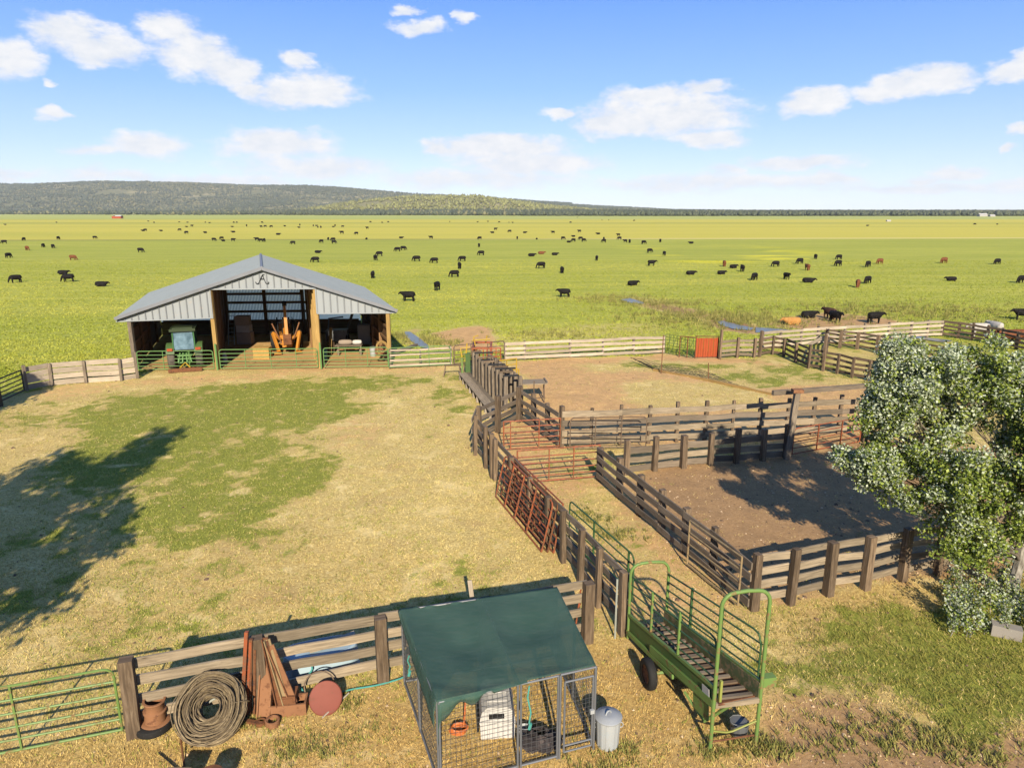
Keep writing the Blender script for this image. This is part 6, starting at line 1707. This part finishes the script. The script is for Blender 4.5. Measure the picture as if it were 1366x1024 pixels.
# ------------------------------------------------------------------ cattle
def cow_base(pose):
    m = MB()
    def blob(path, radii, n=12):
        # rings round the path, radii (side, up)
        P = [Vector(p) for p in path]; vs = []
        for i, p in enumerate(P):
            t = (P[min(i + 1, len(P) - 1)] - P[max(i - 1, 0)]).normalized(); s = V3(0, 1, 0); u = s.cross(t) * -1
            if u.z < 0 and abs(t.x) > .3: u = -u
            for k in range(n):
                a = k / n * 6.2832; vs.append(p + s * math.cos(a) * radii[i][0] + u * math.sin(a) * radii[i][1])
        fs = []
        for i in range(len(P) - 1):
            for k in range(n): fs.append((i * n + k, i * n + (k + 1) % n, (i + 1) * n + (k + 1) % n, (i + 1) * n + k))
        fs += [tuple(range(n))[::-1], tuple((len(P) - 1) * n + k for k in range(n))]
        m.add(vs, fs)
    dz = -.52 if pose == 'lie' else 0
    blob([(-.82, 0, .98 + dz), (-.74, 0, .98 + dz), (-.5, 0, .97 + dz), (-.1, 0, .92 + dz), (.3, 0, .93 + dz), (.6, 0, .98 + dz), (.74, 0, 1.02 + dz)], [(.12, .16), (.26, .31), (.32, .37), (.37, .43), (.34, .42), (.27, .37), (.16, .24)])
    if pose == 'graze':
        blob([(.58, 0, 1.08), (.82, 0, .92), (1.0, 0, .62), (1.06, 0, .46)], [(.18, .26), (.14, .20), (.11, .15), (.10, .12)])
        hd = [(1.0, 0, .52), (1.08, 0, .38), (1.14, 0, .18), (1.16, 0, .08)]
        ears = (1.0, .52)
    else:
        blob([(.56, 0, 1.02 + dz), (.82, 0, 1.10 + dz), (1.02, 0, 1.18 + dz)], [(.20, .30), (.16, .24), (.12, .16)])
        hd = [(.96, 0, 1.22 + dz), (1.10, 0, 1.18 + dz), (1.28, 0, 1.03 + dz), (1.36, 0, .96 + dz)]
        ears = (1.0, 1.28 + dz)
    blob(hd, [(.10, .12), (.12, .13), (.085, .09), (.07, .07)], 10)
    for s in (-1, 1): m.tube([V3(ears[0], s * .08, ears[1]), V3(ears[0] - .03, s * .24, ears[1] - .02)], .05, 6, False, .03)
    if pose != 'lie':
        for s in (-1, 1):
            sh = .07 * s
            m.tube([V3(.52 + sh, s * .17, .92), V3(.52 + sh, s * .16, .62), V3(.53 + sh, s * .15, .40), V3(.51 + sh, s * .15, .06), V3(.53 + sh, s * .15, 0)], .13, 8, False, .055)
            m.tube([V3(-.58, s * .16, .95), V3(-.46 - sh, s * .17, .66), V3(-.62 - sh, s * .16, .42), V3(-.58 - sh, s * .15, .08), V3(-.55 - sh, s * .15, 0)], .19, 8, False, .055)
    else:
        for s in (-1, 1):
            m.tube([V3(.50, s * .22, .35), V3(.62, s * .30, .12), V3(.28, s * .30, .07)], .12, 8, False, .06)
            m.tube([V3(-.55, s * .24, .35), V3(-.28, s * .36, .18), V3(-.52, s * .38, .07), V3(-.2, s * .38, .06)], .17, 8, False, .06)
    m.tube([V3(-.80, 0, 1.10 + dz), V3(-.90, 0, .9 + dz), V3(-.90, 0, .55 + max(dz, -.35))], .045, 6, False, .035)
    me = bpy.data.meshes.new('cow'); me.from_pydata(m.v, [], m.f)
    o = bpy.data.objects.new('tmp', me); COL.objects.link(o)
    r = o.modifiers.new('r', 'REMESH'); r.mode = 'VOXEL'; r.voxel_size = .045
    sm = o.modifiers.new('s', 'SMOOTH'); sm.factor = .5; sm.iterations = 3
    dg = bpy.context.evaluated_depsgraph_get()
    out = bpy.data.meshes.new_from_object(o.evaluated_get(dg))
    bpy.data.objects.remove(o)
    out.polygons.foreach_set('use_smooth', np.ones(len(out.polygons), bool))
    return out
COW = {}
for pose in ('graze', 'stand', 'lie'):
    b0 = cow_base(pose)
    for c in ('black', 'brown', 'dark', 'tan', 'white'):
        me = b0.copy(); me.name = 'cow'; me.materials.clear(); me.materials.append(M['cow_' + c]); COW[pose, c] = me
def cow(px, py, pose, color, head, label, group='cattle grazing over the pasture', scale=.86, cat=None):
    """head: direction the cow faces, degrees seen from above (0 right, 90 away)"""
    p = G(px, py)
    o = bpy.data.objects.new('cow', COW[pose, color]); COL.objects.link(o)
    s = scale * random.uniform(.94, 1.06); o.location = (p.x, p.y, -.01); o.scale = (s, s * 1.05, s); o.rotation_euler = (0, 0, R(head))
    return tag(o, label, cat or 'cow', group)
NEAR = [
 (22, 377, 'graze', 'black', 230, 'black cow grazing at the far left of the near pasture, leftmost of its three neighbours'),
 (92, 376, 'graze', 'black', 200, 'black cow grazing just below a lying dark cow, left of the barn'),
 (84, 366, 'lie', 'black', 15, 'dark cow lying just above a grazing black cow, left of the barn'),
 (135, 382, 'lie', 'black', 8, 'black cow lying nearest to the left roof edge of the barn'),
 (97.5, 347, 'graze', 'brown', 0, 'red-brown cow alone at the middle of the left pasture'),
 (36.6, 334, 'graze', 'brown', 330, 'red-brown cow grazing among black ones at the upper left'),
 (11.5, 344, 'graze', 'black', 80, 'black cow seen end-on near the left picture edge with long shadow'),
 (58, 330, 'graze', 'black', 100, 'small black cow end-on left of a larger grazing black cow, upper left'),
 (71, 331, 'graze', 'black', 330, 'black cow grazing head right, right of the red-brown cow at upper left'),
 (6, 325, 'graze', 'black', 200, 'black cow on the green edge against the left picture edge'),
 (187.6, 336.6, 'graze', 'black', 0, 'lone black cow between the left herd and the barn peak'),
 (424, 337.6, 'lie', 'black', 0, 'small black cow lying above the cow beside the barn peak, right of it'),
 (421, 350, 'graze', 'black', 190, 'black cow grazing right behind the right slope of the barn roof'),
 (545.4, 402, 'stand', 'black', 180, 'black cow standing broadside just right of the barn, nearest of the herd'),
 (583, 387.5, 'stand', 'black', 260, 'black cow facing the camera right of the barn'),
 (606.6, 369.5, 'graze', 'black', 190, 'black cow grazing head left above the camera-facing cow right of the barn'),
 (613, 358.5, 'stand', 'black', 100, 'black cow end-on just above the cow grazing head left'),
 (617, 348.5, 'graze', 'black', 180, 'black cow at the right end of the bare strip in the pasture'),
 (579.7, 351, 'graze', 'black', 180, 'black cow grazing in the middle of the bare strip in the pasture'),
 (556, 348.5, 'graze', 'black', 180, 'black cow at the left end of the bare strip in the pasture'),
 (501, 347.3, 'graze', 'black', 300, 'black cow of a close pair above the barn roof, the lower one'),
 (506.4, 341.6, 'graze', 'black', 180, 'black cow of a close pair above the barn roof, the upper one'),
 (497.5, 371, 'stand', 'black', 95, 'black cow seen from behind just above the right barn eave'),
 (530.5, 335.5, 'graze', 'black', 180, 'left black cow of the pair standing nose to tail above the bare strip'),
 (538, 333.8, 'graze', 'black', 0, 'right black cow of the pair standing nose to tail above the bare strip'),
 (642, 340.6, 'graze', 'black', 190, 'black cow grazing right of the bare strip, alone'),
 (639, 329.5, 'graze', 'black', 100, 'small black cow straight behind the one right of the bare strip'),
 (753, 396.6, 'stand', 'black', 175, 'black cow standing broadside nearest to the creek bend'),
 (722, 358, 'graze', 'black', 200, 'black cow grazing head left, left of an end-on black cow mid pasture'),
 (749.6, 364.3, 'graze', 'black', 95, 'black cow end-on right of a cow grazing head left, mid pasture'),
 (709, 342, 'lie', 'black', 10, 'small black cow lying left of a tiny brown calf'),
 (722, 339, 'lie', 'brown', 0, 'tiny brown calf lying between two lying black cows'),
 (740, 340.5, 'lie', 'black', 0, 'flat-lying black cow right of the tiny brown calf'),
 (796, 347.5, 'graze', 'black', 80, 'black cow end-on alone left of the creek bend cows'),
 (869, 354.7, 'stand', 'black', 0, 'black cow standing broadside below the left yellow flower strip'),
 (866.5, 337.2, 'graze', 'black', 20, 'black cow above the broadside one, left of the yellow flowers'),
 (886, 341, 'graze', 'black', 95, 'black cow end-on at the left end of the yellow flower strip'),
 (843.6, 380.8, 'lie', 'black', 20, 'black cow lying close above the creek pool'),
 (921, 366.5, 'lie', 'black', 5, 'long black cow lying left of the centre right herd'),
 (962, 366, 'lie', 'black', 15, 'black cow resting below the brown end-on cow, centre right'),
 (966, 355.5, 'stand', 'brown', 80, 'brown cow end-on above two resting black cows, centre right'),
 (978, 357.8, 'lie', 'black', 20, 'black cow lying right of the brown end-on cow'),
 (990, 362.2, 'stand', 'black', 85, 'black cow standing end-on right of the lying cow, centre right'),
 (1006, 373.7, 'graze', 'black', 225, 'black cow grazing head down left, lowest of the centre right herd'),
 (1034.7, 355.8, 'graze', 'black', 190, 'black cow with shadow to its left, above the upright dark cow'),
 (1048.7, 372.8, 'stand', 'black', 280, 'upright black cow facing the camera between two grazing neighbours'),
 (1066.8, 352, 'graze', 'black', 200, 'black cow grazing above the red-brown cow at the right'),
 (1076.8, 360.7, 'stand', 'brown', 90, 'red-brown cow end-on right of the upright black cow'),
 (1077.7, 377, 'lie', 'black', 340, 'black cow lying below the red-brown end-on cow'),
 (1087.7, 345.6, 'graze', 'black', 80, 'dark cow end-on right above the grazing one, beside yellow flowers'),
 (1119, 346.2, 'graze', 'black', 195, 'upper black cow of two stacked pairs, right pasture'),
 (1118, 355, 'graze', 'black', 200, 'lower black cow of two stacked pairs, right pasture'),
 (1157.5, 356.2, 'graze', 'black', 220, 'black cow grazing just left below a brown one, right pasture'),
 (1173.6, 352, 'graze', 'brown', 200, 'brown cow grazing right above a black one, right pasture'),
 (1143.8, 383.3, 'graze', 'brown', 240, 'brown cow nose to nose with a black cow, right pasture'),
 (1157, 378.2, 'graze', 'black', 215, 'black cow behind the brown cow it nearly touches, right pasture'),
 (1259, 351, 'graze', 'brown', 200, 'lone dark brown cow towards the right picture edge'),
 (1330, 352.6, 'graze', 'black', 200, 'black cow grazing head left near the right picture edge'),
 (1269, 374.8, 'lie', 'black', 175, 'black cow lying flat alone in the right pasture'),
 (1362, 377.5, 'graze', 'black', 200, 'black cow cut by the right picture edge, the upper one'),
 (1363, 427, 'stand', 'black', 170, 'black cow near the back fence cut by the right picture edge'),
 (1166, 431, 'stand', 'black', 5, 'large black cow standing broadside close behind the pale back fence'),
 (1057, 433, 'lie', 'tan', 185, 'tan cow lying on the bare mud behind the back fence'),
 (1078, 424, 'lie', 'black', 10, 'black cow lying on the bare mud beside the tan cow'),
 (1106, 425.5, 'stand', 'dark', 110, 'dark brown cow standing on the mud, taller of two'),
 (1113, 430, 'stand', 'black', 285, 'blackish cow standing in front of the dark brown one on the mud'),
 (1306, 450, 'stand', 'white', 180, 'white cow behind the brown corner fence, left of the pair'),
 (1326, 446, 'stand', 'white', 100, 'white cow seen end-on behind the brown corner fence'),
 (1343, 459, 'stand', 'brown', 180, 'red-brown cow standing broadside behind the brown corner fence'),
 (1368, 459, 'stand', 'brown', 170, 'red-brown cow behind the brown corner fence cut by the right picture edge'),
]
for a in NEAR: cow(*a)
MIDROW = [(32, 321), (78, 319.5), (126.5, 318.6), (285.4, 321.5), (296, 319.5), (298, 322), (311, 322), (342.7, 321), (348, 322.5), (352.7, 322.5), (391, 326), (438, 320.4), (444.6, 321.5), (445.5, 325), (429, 324), (535, 318), (575, 318.6), (640, 319.7), (489, 319.4),
          (690, 319.4), (716, 319.4), (751, 319.7), (758.8, 323.6), (765, 322.5), (774.6, 320), (778.6, 322.5), (805.5, 323.6), (805.5, 320), (826.4, 319.7), (834, 323.6), (839.8, 324), (858.6, 325.7), (880.7, 323.2), (922, 325), (825, 315), (765, 316)]
for i, (x, y) in enumerate(MIDROW):
    cow(x, y, random.choice(('graze', 'graze', 'graze', 'stand', 'lie')), 'black', random.choice((0, 20, 90, 160, 180, 200, 270)), 'small black cow in the loose row where green pasture meets yellow hay', 'black cattle along the line between green and yellow pasture')
FAR = [(7, 300), (75.5, 297), (194, 308.5), (191, 308.4), (205.6, 297.6), (215, 308.5), (198, 295.5), (240, 308), (249, 312), (256, 302.5), (249, 303), (239, 296.5), (274, 311), (311.4, 310.2), (310, 303), (329, 302), (348.6, 303.5), (354, 303), (362, 303.5), (371, 313.4), (380, 302), (399, 304),
       (400, 301), (418, 302), (422, 301.5), (424, 304), (428, 304.2), (444.6, 303), (447, 301.8), (279.4, 297.6), (274, 297), (312, 297.6), (316, 297.5), (349.6, 297.6), (457, 303.3), (456, 312), (490, 305.5), (475.5, 313), (657, 311), (661, 307), (600, 296.5), (637, 296.5), (651, 295.8), (680, 310), (700, 311),
       (737.7, 311.6), (773, 310), (798, 312.7), (770, 290.6), (803, 294), (812, 294), (666, 297), (684, 297.2), (679, 297), (761, 297.5), (846, 295), (494, 297), (510, 297.2), (518, 297), (1157, 301.5), (1330, 299.6), (1300, 300), (250, 297)]
for i, (x, y) in enumerate(FAR):
    cow(x, y, random.choice(('graze', 'graze', 'stand', 'lie')), 'black', random.choice((0, 160, 180, 200, 270)), 'tiny dark cow far out on the yellow hay field', 'tiny far cattle on the yellow field', 1.0)
# far red barn with white roof, and pale far houses
p = G(157, 291.5); t = empty('far_barn', p, 'tiny red barn with white roof at the far left end of the pasture', 'barn')
m = MB(); m.box(p + Z * 1.6, (13, 7, 3.2)); m.build('wall', M['far_red'] if 'far_red' in M else M['orange_red'], t)
m = MB(); m.beam(p + V3(-2.0, -1.9, 3.9), p + V3(6.9, -1.9, 3.9), 4.4, .3, up=V3(0, -.35, 1)); m.beam(p + V3(-6.9, 1.9, 3.9), p + V3(6.9, 1.9, 3.9), 4.4, .3, up=V3(0, .35, 1)); m.build('roof', M['white'], t)
for x, y, w, lb in ((1310, 288.8, 16, 'pale far farmhouse in front of the wood at right, left of the two'), (1323, 289.0, 10, 'smaller pale far house in front of the wood at right'), (1185, 295.5, 4, 'white speck of a trough far out on the right pasture')):
    p = G(x, y); t = empty('far_house', p, lb, 'house' if w > 5 else 'trough'); m = MB(); m.box(p + Z * w * .12, (w, w * .6, w * .24)); m.build('wall', M['pallet'], t)
    m = MB(); m.beam(p + V3(-w * .52, -w * .16, w * .30), p + V3(w * .52, -w * .16, w * .30), w * .38, .2, up=V3(0, -.45, 1)); m.beam(p + V3(-w * .52, w * .16, w * .30), p + V3(w * .52, w * .16, w * .30), w * .38, .2, up=V3(0, .45, 1)); m.build('roof', M['white'], t)

# ------------------------------------------------------------------ air between the camera and the far hills
def build_haze():
    m = MB(); m.box((0, 4100, 131), (18600, 10600, 268)); 
    t = bpy.data.materials.new('haze_air'); t.use_nodes = True; nt = t.node_tree; nt.nodes.clear()
    o = nt.nodes.new('ShaderNodeOutputMaterial'); v = nt.nodes.new('ShaderNodeVolumePrincipled')
    v.inputs['Density'].default_value = HAZE_DENSITY; v.inputs['Color'].default_value = (.80, .88, .96, 1); v.inputs['Anisotropy'].default_value = 0.0
    nt.links.new(v.outputs[0], o.inputs['Volume'])
    h = m.build('haze', t, None, (0, 4100, 131)); h['kind'] = 'stuff'
HAZE_DENSITY = 4.5e-5
build_haze()
SC.cycles.volume_bounces = 0
SC.cycles.volume_max_steps = 64
